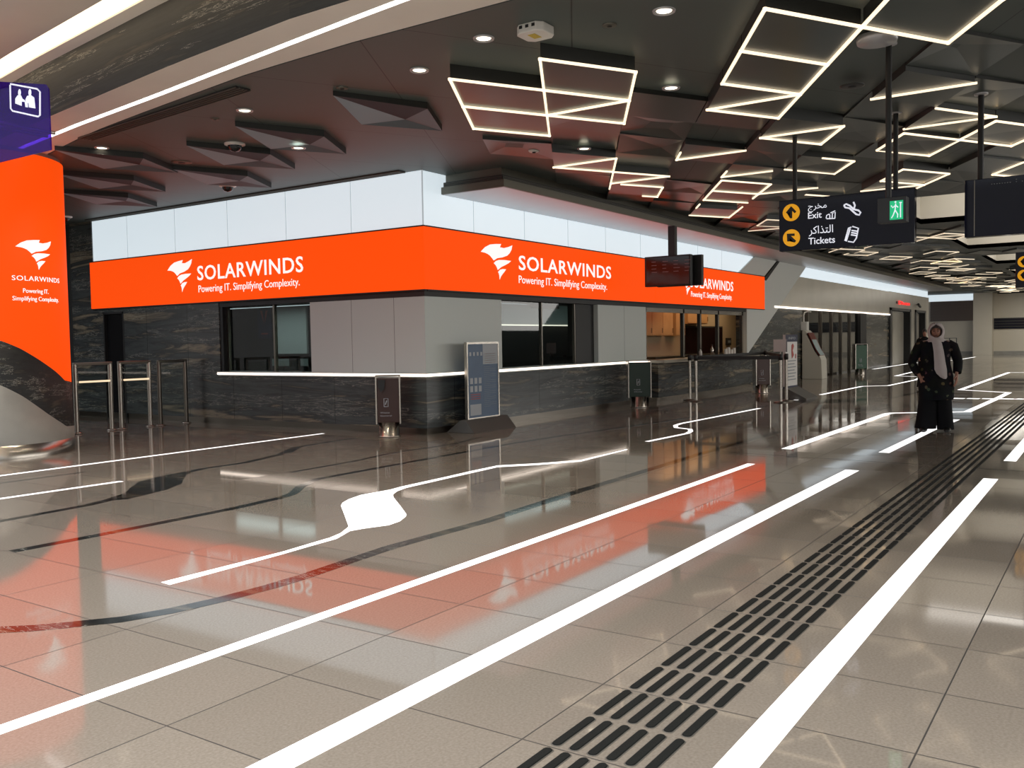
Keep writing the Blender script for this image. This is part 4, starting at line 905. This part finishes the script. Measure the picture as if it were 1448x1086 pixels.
# dark stone inlays in the floor
def inlay(n, pts, wd): o = ribbon(pts, wd, .001, .004).build('trim_%d' % n, 'inlay'); o['kind'] = 'structure'
def widths(c): return c
inlay(60, [fp(-60, 893)]+[fp(*zH(*c)) for c in ((0, 900), (140, 893), (280, 880), (500, 857), (700, 822), (900, 777), (1100, 725), (1250, 680), (1448, 612))]+[fp(*c) for c in ((552, 773.7), (685, 737.6), (808, 697.7), (980, 645), (1059, 622), (1122, 605), (1189, 586.5), (1220, 580), (1262, 577))], .11)
inlay(61, [fp(17, 780), fp(138, 757), fp(335, 718), fp(400, 703), fp(414, 698), fp(425, 688), fp(449, 677.5), fp(514, 665.5), fp(628, 644.6), fp(723, 627.5), fp(780, 618.5), fp(892, 602.8), fp(1000, 587), fp(1110, 570)], .10)
inlay(62, [fp(-30, 742), fp(0, 737), fp(121, 715), fp(150, 708), fp(185, 697), fp(235, 682), fp(266, 667.5), fp(286, 663), fp(345, 654.5), fp(395, 643), fp(410, 636), fp(425, 631.5), fp(500, 619.5)], .10)
inlay(63, [fp(-20, 686), fp(119, 667.5)], .06)
inlay(64, [fp(411, 668), fp(500, 652.5), fp(552, 640.8), fp(643, 627.5), fp(680, 618)], .06)
inlay(65, [fp(97, 622), fp(177, 614.5), fp(274, 608), fp(330, 604)], .05)
inlay(66, [fp(1010, 637), fp(1059, 641), fp(1301, 656.5), fp(1500, 670)], .045)
inlay(67, [fp(*zG(600, 790)), fp(*zG(830, 770)), fp(*zG(970, 740)), fp(1345, 551), fp(1386, 529), fp(1350, 528.3)], .09)
inlay(68, [fp(1410, 516.8), fp(1500, 500)], .08)
def blob(n, P): o = floor_poly([fp(*c) for c in P], .0014).build('trim_%d' % n, 'inlay'); o['kind'] = 'structure'
blob(70, [(155, 708), (173, 701), (183, 691), (197, 681), (221, 675), (245, 670), (268, 666), (262, 674), (257, 684), (237, 692), (207, 699.5), (180, 706)])
blob(71, [(402, 641), (408, 634.5), (414, 632.5), (429, 631), (420, 636), (414, 640)])
blob(72, [(413, 694), (419, 688), (431, 687.5), (425, 694)])
blob(73, [zG(*c) for c in ((215, 785), (330, 783), (560, 785), (690, 775), (600, 800), (400, 806), (260, 800))])

# tactile paving bars
tp = empty('tactile_paving', 'six rows of raised dark bars running diagonally into the distance', 'tactile paving', (3, 1.44, 0))
def bar(mb, x, y):
    r = .0175; n = 6; L_ = []
    for k in range(n+1): a = PI/2+PI*k/n; L_.append((x+r+r*math.cos(a), y+r*math.sin(a)))
    for k in range(n+1): a = -PI/2+PI*k/n; L_.append((x+.272-r+r*math.cos(a), y+r*math.sin(a)))
    cx_, cy_ = x+.136, y
    out = [((a-cx_)*1.03+cx_, (b_-cy_)*1.22+cy_) for a, b_ in L_]; m = len(L_)
    vs = [(a, b_, .0005) for a, b_ in out]+[(a, b_, .002) for a, b_ in L_]+[((a-cx_)*.98+cx_, (b_-cy_)*.85+cy_, .006) for a, b_ in L_]
    fs = [(k, (k+1) % m, (k+1) % m+m, k+m) for k in range(m)]; mb.add(vs, fs, 1)
    mb.add(vs, [(k+m, (k+1) % m+m, (k+1) % m+2*m, k+2*m) for k in range(m)], 0); mb.add(vs, [list(range(2*m, 3*m))], 0)
rest = MB(); ct_ = 0
for i in range(7, 120):
    for j in range(6):
        x, y = .215+.3*i, 1.262+.0708*j
        if ct_ < 96: b_ = MB(); bar(b_, x, y); b_.build('bar', ['bar', 'bar_rim'], tp); ct_ += 1
        else: bar(rest, x, y)
o = rest.build('bar', ['bar', 'bar_rim'], tp); o['kind'] = 'stuff'

# ---------------------------------------------------------------- bins
def bin_(x, y, label, m, txt, h=.88, w_=.33, rz=math.radians(38)):
    o = empty('litter_bin', label, 'litter bin', (x, y, 0))
    MB().lathe((x, y, 0), [(.001, 0), (.17, 0), (.17, .02), (.155, .03), (.155, .22), (.001, .22)], 32).build('pedestal', 'steel', o)
    MB().box(x-.12, x+.12, y-w_/2, y+w_/2, .22, h).build('body', m, o, bevel=.01); bb = o.children[-1]
    MB().box(x-.13, x+.13, y-w_/2-.02, y-w_/2, .20, h+.03).build('side_post', 'steel', o); MB().box(x-.13, x+.13, y+w_/2, y+w_/2+.02, .20, h+.03).build('side_post', 'steel', o)
    MB().box(x-.13, x+.13, y-w_/2-.02, y+w_/2+.02, h+.03, h+.045).build('lid', 'dark_steel', o)
    t = MB(); X = x-.122
    text_mb(t, txt[0], (X, y+.12, .36), Su, Sv, .14, .022); text_mb(t, txt[1], (X, y+.12, .315), Su, Sv, .17, .02)
    t.tube([(X, y+.06, .46), (X, y-.0, .46), (X, y-.0, .58), (X, y+.06, .58), (X, y+.06, .46)], .006, 6); t.tube([(X, y+.04, .49), (X, y+.02, .55)], .008, 6)
    t.build('lettering', 'pale_print', bb)
    o.rotation_euler.z = rz
    return o
b_ = bin_(10.2, 9.13, 'brown litter bin on a round steel pedestal by the office corner', 'brown', ('Waste', 'General'))
t = MB(); t.prism([(10.03, 9.27, .86), (10.03, 9.16, .86), (10.03, 9.18, .72), (10.03, 9.23, .68), (10.03, 9.27, .76)], (-.01, 0, 0)); t.build('bag', 'matte_black', b_)
bin_(16.85, 8.25, 'dark green litter bin left of the service counter', 'green_bin', ('Recycle', 'Only'), .92, .44)
bin_(22.1, 7.45, 'distant brown litter bin behind the belt barrier', 'brown', ('Waste', 'General'), .88)
bin_(33.3, 7.7, 'far green litter bin in front of the smoked glass bay', 'green_bright', ('Recycle', 'Only'), 1.05, .40)

# poster stand
o = empty('poster_stand', 'blue poster in a steel frame on a grey trough foot, beside the office corner', 'poster stand', (11.65, 8.42, 0))
x0, x1, z0, z1, PY = 11.24, 12.11, .18, 1.395, 8.43
t = MB(); t.box(x0, x0+.03, PY, PY+.05, z0, z1); t.box(x1-.03, x1, PY, PY+.05, z0, z1); t.box(x0+.03, x1-.03, PY, PY+.05, z1-.03, z1); t.box(x0+.03, x1-.03, PY, PY+.05, z0, z0+.03); t.build('frame', 'steel', o)
pst = MB().box(x0+.03, x1-.03, PY+.01, PY+.04, z0+.03, z1-.03).build('poster', 'blue_poster', o)
t = MB(); Yp = PY+.008
def pb(a0, a1, b0, b1, mi=0): t.box(x0+.03+(x1-x0-.06)*a0, x0+.03+(x1-x0-.06)*a1, Yp, Yp+.002, z0+.03+(z1-z0-.06)*b0, z0+.03+(z1-z0-.06)*b1, mi)
pb(.5, 1, .72, 1, 0)
for a in (.06, .18, .3, .42): pb(a, a+.06, .84, .89, 0)
for r_ in range(2):
    for c in range(3): pb(.07+c*.14, .16+c*.14, .46-.11*r_, .54-.11*r_, 0)
pb(.06, .42, .03, .18, 0)
for k in range(22): pb(.53, .93-.2*((k*7) % 3 == 0), .68-.026*k, .684-.026*k, 1)
for k in range(5): pb(.56, .93, .86-.03*k, .865-.03*k, 2)
for k in range(3): pb(.08, .4, .25+.03*k, .26+.03*k, 2)
t.build('print', ['pale_print', 'grey_print', 'poster_red'], pst)
t = MB(); t.prism([(x0-.16, PY-.24, 0), (x0-.16, PY+.30, 0), (x0-.1, PY+.08, .19), (x0-.1, PY-.03, .19)], (x1-x0+.28, 0, 0)); t.build('foot', 'base_grey', o, bevel=.008)

# white display stand + label holder
o = empty('display_stand', 'slim white display stand with a navy header and a sloping grey foot', 'display stand', (20.4, 6.2, 0))
MB().box(20.0, 20.86, 6.2, 6.26, .28, 1.44).build('panel', 'white_poster', o); MB().box(20.0, 20.86, 6.195, 6.2, 1.28, 1.44).build('header', 'navy_print', o)
MB().box(20.0, 20.86, 6.195, 6.26, .24, .29).build('footer', 'navy_print', o)
t = MB(); text_mb(t, 'INFO', (20.18, 6.19, 1.335), (1, 0, 0), (0, 0, 1), .5, .05); t.build('lettering', 'pale_print', o)
t = MB(); P = [(20.42, 1.20), (20.52, 1.24), (20.60, 1.18), (20.50, 1.08), (20.60, .98), (20.45, .90), (20.42, 1.0)]
fillpoly(t, P, lambda a, b_, k: (a, 6.197-.003*k, b_)); t.box(20.70, 20.76, 6.194, 6.198, .9, 1.0)
t.build('red_print', 'poster_red', o)
t = MB()
for k in range(7): t.box(20.12, 20.74-.1*(k % 2), 6.194, 6.198, .84-.07*k, .86-.07*k)
t.build('text_lines', 'grey_print', o)
t = MB(); t.prism([(20.0, 6.35, 0), (20.0, 5.75, 0), (20.0, 5.75, .03), (20.0, 6.18, .25), (20.0, 6.35, .25)], (.9, 0, 0)); t.build('foot', 'base_grey', o)

# self-service kiosk
o = empty('service_kiosk', 'beige self-service kiosk with a curved front and a red-edged screen', 'kiosk', (29.9, 8.4, 0))
KXX = 29.8
kp = [on_x(a, b_, KXX) for a, b_ in ((1130, 540), (1130, 471), (1133, 467.5), (1138, 467), (1142, 471), (1147, 481), (1153, 494), (1159, 503), (1161.5, 509), (1162.5, 536))]
kp = [V(KXX, min(p.y, 8.70), max(0, p.z)) for p in kp]; kp[0].z = 0; kp[-1].z = 0
MB().prism(kp, (.62, 0, 0)).build('body', 'kiosk', o, bevel=.012)
t = MB(); e_ = V(0, -.02, .015); t.prism([kp[4]+e_, kp[5]+e_, kp[6]+e_, kp[7]+e_, kp[7]-e_*2, kp[6]-e_*2, kp[5]-e_*2, kp[4]-e_*2], (.60, 0, 0)); t = t.build('screen_edge', 'kiosk_red', o)
t = MB(); t.prism([kp[5]+e_*1.3, kp[6]+e_*1.3, kp[7]+e_*1.3, kp[7]+e_*.9, kp[6]+e_*.9, kp[5]+e_*.9], (.5, 0, 0)); t.build('screen', 'pale_screen', o)
a, b_ = on_x(1131, 455, KXX), on_x(1140, 467, KXX); MB().box(KXX+.05, KXX+.3, b_.y, a.y, b_.z, a.z).build('camera_box', 'white_obj', o)
MB().tube([(KXX+.15,)+tuple(on_x(*c, KXX+.15))[1:] for c in ((1136.5, 456), (1136.5, 446), (1138, 442), (1142, 440.5), (1147, 441))], .022, 10).build('conduit', 'white_obj', o)

# belt barriers
P = [V(19.1, 8.08), V(*fp(984.5, 568)), V(24.4, 8.12), V(*fp(1104, 569.5)), V(*fp(1112, 567))]
lab = ['steel belt post hidden nearest the counter, left of the front pair', 'steel belt post at the left end of the front belt', 'distant steel belt post behind the counter front', 'steel belt post at the right end of the front belt', 'steel belt post close behind the right front post']
posts = []
for p, l in zip(P, lab):
    o = empty('barrier_post', l, 'barrier post', (p.x, p.y, 0), 'queue barrier posts'); H = 1.03
    MB().lathe((p.x, p.y, 0), [(.001, 0), (.15, 0), (.15, .015), (.03, .03)], 28).build('base', 'dark_steel', o)
    MB().tube([(p.x, p.y, .02), (p.x, p.y, H-.12)], .034, 14).build('post', 'steel', o); MB().lathe((p.x, p.y, H-.13), [(.001, 0), (.045, 0), (.045, .12), (.03, .13), (.001, .13)], 20).build('head', 'matte_black', o)
for a, b_, l in ((1, 3, 'black belt stretched between the two front barrier posts'), (2, 4, 'black belt running back to the distant barrier post'), (0, 2, 'black belt along the counter between two barrier posts')):
    A, B = P[a], P[b_]; t = MB(); n = (B-A).normalized(); s_ = V(-n.y, n.x)*.004; A2 = A+n*.045; B2 = B-n*.045
    t.prism([(A2.x+s_.x, A2.y+s_.y, .92), (B2.x+s_.x, B2.y+s_.y, .92), (B2.x-s_.x, B2.y-s_.y, .92), (A2.x-s_.x, A2.y-s_.y, .92)], (0, 0, .075)); tag(t.build('barrier_belt', 'matte_black'), l, 'barrier belt')
p = P[3]; o = empty('notice_holder', 'white notice in a holder on top of the right front belt post', 'notice', (p.x, p.y, 1.03))
MB().box(p.x-.01, p.x+.01, p.y-.01, p.y+.01, 1.03, 1.10).build('stem', 'steel', o); MB().box(p.x-.006, p.x+.006, p.y-.12, p.y+.15, 1.08, 1.34).build('sheet', 'white_poster', o)
MB().box(p.x-.009, p.x+.009, p.y-.14, p.y-.12, 1.07, 1.35).build('frame', 'grey_print', o)
# gates at the left
GY = 14.25
for i, (xa, xb_, l) in enumerate(((8.30, 8.92, 'steel framed gate next to the round column'), (9.10, 9.66, 'steel framed gate in the middle of the row of three'), (9.86, 10.40, 'glass gate at the end of the row, against the marble wall'))):
    o = empty('entry_gate', l, 'gate', ((xa+xb_)/2, GY, 0), 'gates left of the ticket office')
    for x in (xa, xb_):
        MB().tube([(x, GY, .0), (x, GY, 1.14)], .038, 16).build('post', 'steel' if i < 2 else 'dark_steel', o); MB().lathe((x, GY, 0), [(.001, 0), (.085, 0), (.085, .02), (.045, .03)], 24).build('foot', 'steel', o)
    MB().box(xa-.03, xb_+.03, GY-.03, GY+.03, 1.12, 1.17).build('top_rail', 'dark_steel', o, bevel=.006)
    MB().box(xa+.05, xb_-.05, GY-.006, GY+.006, .18, 1.08).build('glass_pane', 'clear_glass', o)
    if i < 2: MB().tube([(xa+.04, GY-.05, .85), (xb_-.04, GY-.05, .85)], .014, 12).build('push_bar', 'led_bar', o) if 'led_bar' in M else MB().tube([(xa+.04, GY-.05, .85), (xb_-.04, GY-.05, .85)], .016, 12).build('push_bar', mat('lit_bar', (.9, .8, .6), .4, emit=(1, .78, .5), es=.9), o)
o = empty('gate_bollard', 'wide steel gate post beside the round column', 'gate post', (8.05, GY, 0))
MB().box(7.90, 8.10, GY-.06, GY+.08, 0, 1.15).build('body', 'dark_steel', o, bevel=.02); MB().box(7.93, 8.07, GY-.062, GY-.06, .8, 1.0).build('reader', 'black', o)
# low rail in front of far wall
o = empty('handrail', 'low steel rail frame near the distant cream wall', 'railing', (60, 8, 0))
pa, pb_ = fp(1333, 501.5), fp(1352.5, 503)
t = MB(); X = 55.; ya, yb2 = on_x(1333, 490, X).y, on_x(1352.5, 490, X).y; t.tube([(X, ya, 0), (X, ya, 1.15), (X, yb2, 1.15), (X, yb2, 0)], .03, 8); t.build('frame', 'base_grey', o)
t = MB(); t.tube([(X, (ya+yb2)/2, 0), (X, (ya+yb2)/2, 1.15)], .025, 8); t.build('post', 'base_grey', o)

# ---------------------------------------------------------------- people
def skinned(name, verts, edges, radii, m, parent, root=0, sub=1):
    me = bpy.data.meshes.new(name); me.from_pydata(verts, edges, []); ob = bpy.data.objects.new(name, me); COL.objects.link(ob)
    md = ob.modifiers.new('skin', 'SKIN'); md.use_smooth_shade = True; md.branch_smoothing = .6
    for v, r_ in zip(me.skin_vertices[0].data, radii): v.radius = (r_, r_) if isinstance(r_, (int, float)) else r_; v.use_root = False
    me.skin_vertices[0].data[root].use_root = True
    sb = ob.modifiers.new('sub', 'SUBSURF'); sb.levels = sb.render_levels = sub
    bpy.context.view_layer.update()
    out = bpy.data.meshes.new_from_object(ob.evaluated_get(bpy.context.evaluated_depsgraph_get()))
    out.materials.clear(); out.materials.append(M[m])
    for p in out.polygons: p.use_smooth = True
    bpy.data.objects.remove(ob)
    o = bpy.data.objects.new(name, out); COL.objects.link(o); o.parent = parent; return o
class LB(MB): local = True
def ering(c, rx, ry, n=20, wav=0., ph=0., tilt=0.):
    return [(c[0]+rx*math.cos(2*PI*k/n)*(1+wav*math.sin(5*2*PI*k/n+ph)), c[1]+ry*math.sin(2*PI*k/n)*(1+wav*math.sin(5*2*PI*k/n+ph)), c[2]+tilt*math.cos(2*PI*k/n)) for k in range(n)]
M['skin'] = mat('brown_skin', (.30, .14, .09), .5)
def floral():
    m, nt, b = new_mat('floral_black_cloth'); L = nt.links; tc = nd(nt, 'ShaderNodeTexCoord'); v = nd(nt, 'ShaderNodeTexVoronoi'); v.inputs['Scale'].default_value = 9; L.new(tc.outputs['Object'], v.inputs['Vector'])
    n = nd(nt, 'ShaderNodeTexNoise'); n.inputs['Scale'].default_value = 22; L.new(tc.outputs['Object'], n.inputs['Vector'])
    d = mth(nt, 'ADD', v.outputs['Distance'], mth(nt, 'MULTIPLY', n.outputs['Fac'], .35))
    c = ramp(nt, d, [(.36, (.10, .085, .055)), (.40, (.006, .006, .008)), (.9, (.005, .005, .006))])
    mx = nd(nt, 'ShaderNodeMix', data_type='RGBA', blend_type='MULTIPLY'); mx.inputs['Factor'].default_value = .6; L.new(c, mx.inputs['A']); L.new(v.outputs['Color'], mx.inputs['B'])
    L.new(mx.outputs['Result'], b.inputs['Base Color']); b.inputs['Roughness'].default_value = .85; b.inputs['Specular IOR Level'].default_value = .2; return m
M['floral'] = floral()
M['black_cloth'] = mat('black_cloth', (.006, .006, .007), .9, spec=.15)
M['scarf'] = mat('pale_scarf_cloth', (.46, .40, .38), .85, spec=.2, var=.08, bscale=12)
M['shoe'] = mat('black_shoe', (.01, .01, .01), .4)
M['eye'] = mat('eye_dark', (.01, .008, .007), .2); M['lip'] = mat('lip', (.13, .045, .04), .5); M['hair'] = mat('dark_hair', (.012, .010, .009), .6)
def hand_chain(vs, es, rs, wrist, d, side, fwd, curl=.35, s=1.):
    """palm and five fingers grown from the wrist vertex; d: pointing direction, side: towards the thumb, fwd: palm side"""
    d = V(*d).normalized(); side = V(*side); side = (side-d*side.dot(d)).normalized(); n = V(*fwd); n = (n-d*n.dot(d)-side*n.dot(side)).normalized()
    w0 = V(*vs[wrist]); def_i = len(vs)
    def add(p, r_, par): vs.append(tuple(p)); rs.append(r_); es.append((par, len(vs)-1)); return len(vs)-1
    palm = add(w0+d*.045*s, (.026*s, .020*s), wrist)
    for k, (off, ln) in enumerate(((.026, .068), (.009, .078), (-.009, .072), (-.026, .056))):
        kn = w0+d*.088*s+side*off*s; i = add(kn, .0105*s, palm); p = kn; dd = d
        for q, f in enumerate((.45, .32, .23)):
            dd = (dd+n*curl).normalized(); p = p+dd*ln*s*f; i = add(p, (.0092, .0085, .007)[q]*s, i)
    t0 = w0+d*.03*s+side*.032*s; i = add(t0, .012*s, palm); t1 = t0+(d*.6+side*.5+n*.3).normalized()*.032*s; i = add(t1, .010*s, i); add(t1+(d*.9+side*.15+n*.3).normalized()*.026*s, .008*s, i)
def person(label, loc, rz, s, hijab=True):
    o = empty('person', label, 'person', loc)
    vs = [(0, 0, .84), (0, -.01, 1.0), (0, -.005, 1.15), (0, .0, 1.27), (0, .0, 1.335), (0, -.012, 1.375), (0, -.014, 1.43), (0, -.008, 1.49)]
    rs = [(.15, .115), (.15, .115), (.16, .11), (.10, .08), (.052, .052), (.063, .070), (.080, .092), (.062, .076)]
    es = [(i, i+1) for i in range(7)]
    def chain(par, pts):
        for p, r_ in pts: vs.append(p); rs.append(r_); es.append((par, len(vs)-1)); par = len(vs)-1
        return par
    wl = chain(3, [((-.19, .01, 1.255), .062), ((-.315, .03, 1.0), .045), ((-.21, -.07, .80), .026)])
    wr = chain(3, [((.19, .01, 1.25), .062), ((.275, .035, 1.02), .045), ((.265, -.05, .83), .026)])
    chain(0, [((-.10, .0, .76), .095), ((-.13, -.02, .44), .06), ((-.15, .01, .09), .038), ((-.155, -.08, .045), .036), ((-.16, -.15, .032), .028)])
    chain(0, [((.10, .0, .76), .095), ((.13, .03, .44), .06), ((.14, .07, .09), .038), ((.145, -.02, .045), .036), ((.15, -.09, .032), .028)])
    hand_chain(vs, es, rs, wl, (.45, -.25, -.9), (.8, -.5, .3), (.5, .8, 0), .25, 1.22)
    hand_chain(vs, es, rs, wr, (0, -.12, -1), (-.2, -.95, 0), (-.9, .2, 0), .25, 1.15)
    skinned('body', vs, es, rs, 'skin', o)
    f = LB()
    f.ellipsoid((-.029, -.096, 1.438), (.012, .007, .006), 10, 6); f.ellipsoid((.029, -.096, 1.438), (.012, .007, .006), 10, 6); f.build('eyes', 'eye', o)
    LB().loft([ering((0, -.097, 1.455), .004, .004, 8), ering((0, -.107, 1.425), .009, .010, 8), ering((0, -.110, 1.410), .013, .010, 8), ering((0, -.099, 1.402), .008, .006, 8)]).build('nose', 'skin', o)
    LB().ellipsoid((0, -.092, 1.380), (.024, .007, .007), 12, 6).build('mouth', 'lip', o)
    f = LB()
    for sx in (-1, 1):
        f.tube([(sx*.045, -.092, 1.457), (sx*.030, -.101, 1.463), (sx*.014, -.101, 1.458)], .003, 6)
    f.build('eyebrows', 'hair', o)
    # trousers: two wide flared legs joined at the hips
    t = LB()
    for sx, kx, ky, fx, fy, w0, w1, zb_ in ((-1, -.10, -.01, -.13, -.03, .12, .142, .045), (1, .105, .02, .125, .05, .112, .112, .03)):
        rg = []
        for k in range(9):
            u_ = k/8; z = .86+(zb_-.86)*u_; rg.append(ering((sx*.085*(1-u_)+fx*u_ + (kx-fx)*.3*math.sin(PI*u_), ky*u_+(fy-ky)*u_, z), w0*(1-u_)+w1*u_-.006*math.sin(PI*u_), .125*(1-u_)+.115*u_, 24, .05*u_, sx))
        t.loft(rg, cap=False)
    t.loft([ering((0, 0, z), a, b_, 24) for z, a, b_ in ((.76, .19, .135), (.90, .205, .145), (.97, .19, .135))], cap=True)
    t.build('trousers', 'black_cloth', o)
    # long tunic with sleeves
    t = LB(); prof2 = [(1.335, .065, .06), (1.31, .105, .085), (1.285, .175, .105), (1.25, .215, .118), (1.18, .212, .132), (1.05, .185, .145), (.95, .195, .15), (.80, .225, .158), (.62, .232, .165), (.46, .228, .17)]
    t.loft([ering((.0, .0, z), a, b_, 28, .0 if z > 1 else .035, z*4, .02*(z < .5)) for z, a, b_ in prof2], cap=False)
    t.loft([ering((.0, .0, z), a*.97, b_*.97, 28, .0 if z > 1 else .035, z*4) for z, a, b_ in prof2[-1:]+prof2[-2:-1]], cap=False)
    def sleeve(pts, r_): t.tube(pts, r_, 14)
    sleeve([(-.15, .01, 1.265), (-.215, .012, 1.22), (-.27, .02, 1.11), (-.315, .03, .99), (-.275, -.02, .90), (-.225, -.06, .825)], [.065, .078, .068, .062, .058, .050])
    sleeve([(.15, .01, 1.26), (.215, .012, 1.215), (.255, .02, 1.11), (.285, .03, 1.0), (.28, -.01, .90), (.272, -.04, .85)], [.065, .078, .068, .064, .062, .058])
    t.build('tunic', 'floral' if hijab else 'black_cloth', o)
    if hijab:
        t = LB(); n = 24      # head scarf: shell open at the face
        rg = []
        for z, rx, ry, cy_, op in ((1.30, .12, .10, 0, 0), (1.325, .092, .09, -.005, 0), (1.35, .085, .092, -.004, .25), (1.38, .092, .10, .006, .75), (1.42, .098, .108, .008, .92), (1.46, .097, .11, .008, .92), (1.495, .088, .10, .006, .7), (1.525, .066, .078, .0, .0), (1.545, .03, .04, .0, 0)):
            ring = []
            for k in range(n+1):
                a0 = op*.95; a = -PI/2+a0+(2*PI-2*a0)*k/n; ring.append((1.1*rx*math.cos(a), cy_+1.06*ry*math.sin(a), z+(.012 if z > 1.5 else 0)))
            rg.append(ring)
        vs2 = [p for g in rg for p in g]; fs2 = [(i*(n+1)+k, i*(n+1)+k+1, (i+1)*(n+1)+k+1, (i+1)*(n+1)+k) for i in range(len(rg)-1) for k in range(n)]
        t.add(vs2, fs2, 0, True); h = t.build('head_scarf', 'scarf', o); md = h.modifiers.new('thick', 'SOLIDIFY'); md.thickness = .008; md.offset = 0
        t = LB()
        rings = []
        for z, cx_, w_, yy in ((1.33, -.01, .06, -.095), (1.26, .015, .062, -.135), (1.15, .035, .066, -.158), (1.0, .05, .072, -.175), (.90, .06, .08, -.18), (.84, .075, .068, -.18), (.79, .10, .045, -.18), (.765, .115, .018, -.18)):
            rings.append([(cx_+w_*math.cos(2*PI*k/20), yy+.016*math.sin(2*PI*k/20)+.007*math.cos(6*PI*k/20+1), z) for k in range(20)])
        t.loft(rings); t.build('scarf_end', 'scarf', o)
        t = LB(); t.loft([ering((.0, -.01, z), a, b_, 24, .03) for z, a, b_ in ((1.285, .13, .12), (1.305, .12, .115), (1.335, .10, .105), (1.35, .07, .085))], cap=False); t.build('scarf_collar', 'scarf', o)
    else:
        LB().ellipsoid((0, .012, 1.465), (.085, .095, .075), 18, 10).build('hair', 'hair', o)
    for sx, y0, xx in ((-1, -.07, -.157), (1, -.01, .147)):
        LB().loft([ering((xx, y0+.09, .035), .03, .03, 14), ering((xx, y0+.06, .05), .045, .045, 14), ]).build('shoe_heel', 'shoe', o) if False else None
        t = LB(); t.loft([[(xx+w_*math.cos(2*PI*k/14), yy, .036*hh+.036*hh*math.sin(2*PI*k/14)) for k in range(14)] for yy, w_, hh in ((y0+.10, .022, .9), (y0+.07, .042, 1.25), (y0, .046, 1.2), (y0-.07, .05, .95), (y0-.11, .04, .7), (y0-.125, .02, .5))]); t.build('shoe', 'shoe', o)
    o.rotation_euler.z = rz; o.scale = (s, s, s)
    return o
pf = on_z(1323, 610, 0)
person('walking woman in a dark floral tunic, wide black trousers and a long pale head scarf', (pf.x, pf.y, 0), math.radians(-81), 1.0)
pd = (pf-V(0, 0, 0)).normalized()*11.0
q = on_z(1309, 500, EYE-.35)
d2 = V(ray(1307.5, 500).x, ray(1307.5, 500).y, 0).normalized()*25.5
person('second person in black almost hidden behind the walking woman, only the head showing', (d2.x, d2.y, 0), math.radians(-81), 1.0, False).scale = (.66, .9, 1)
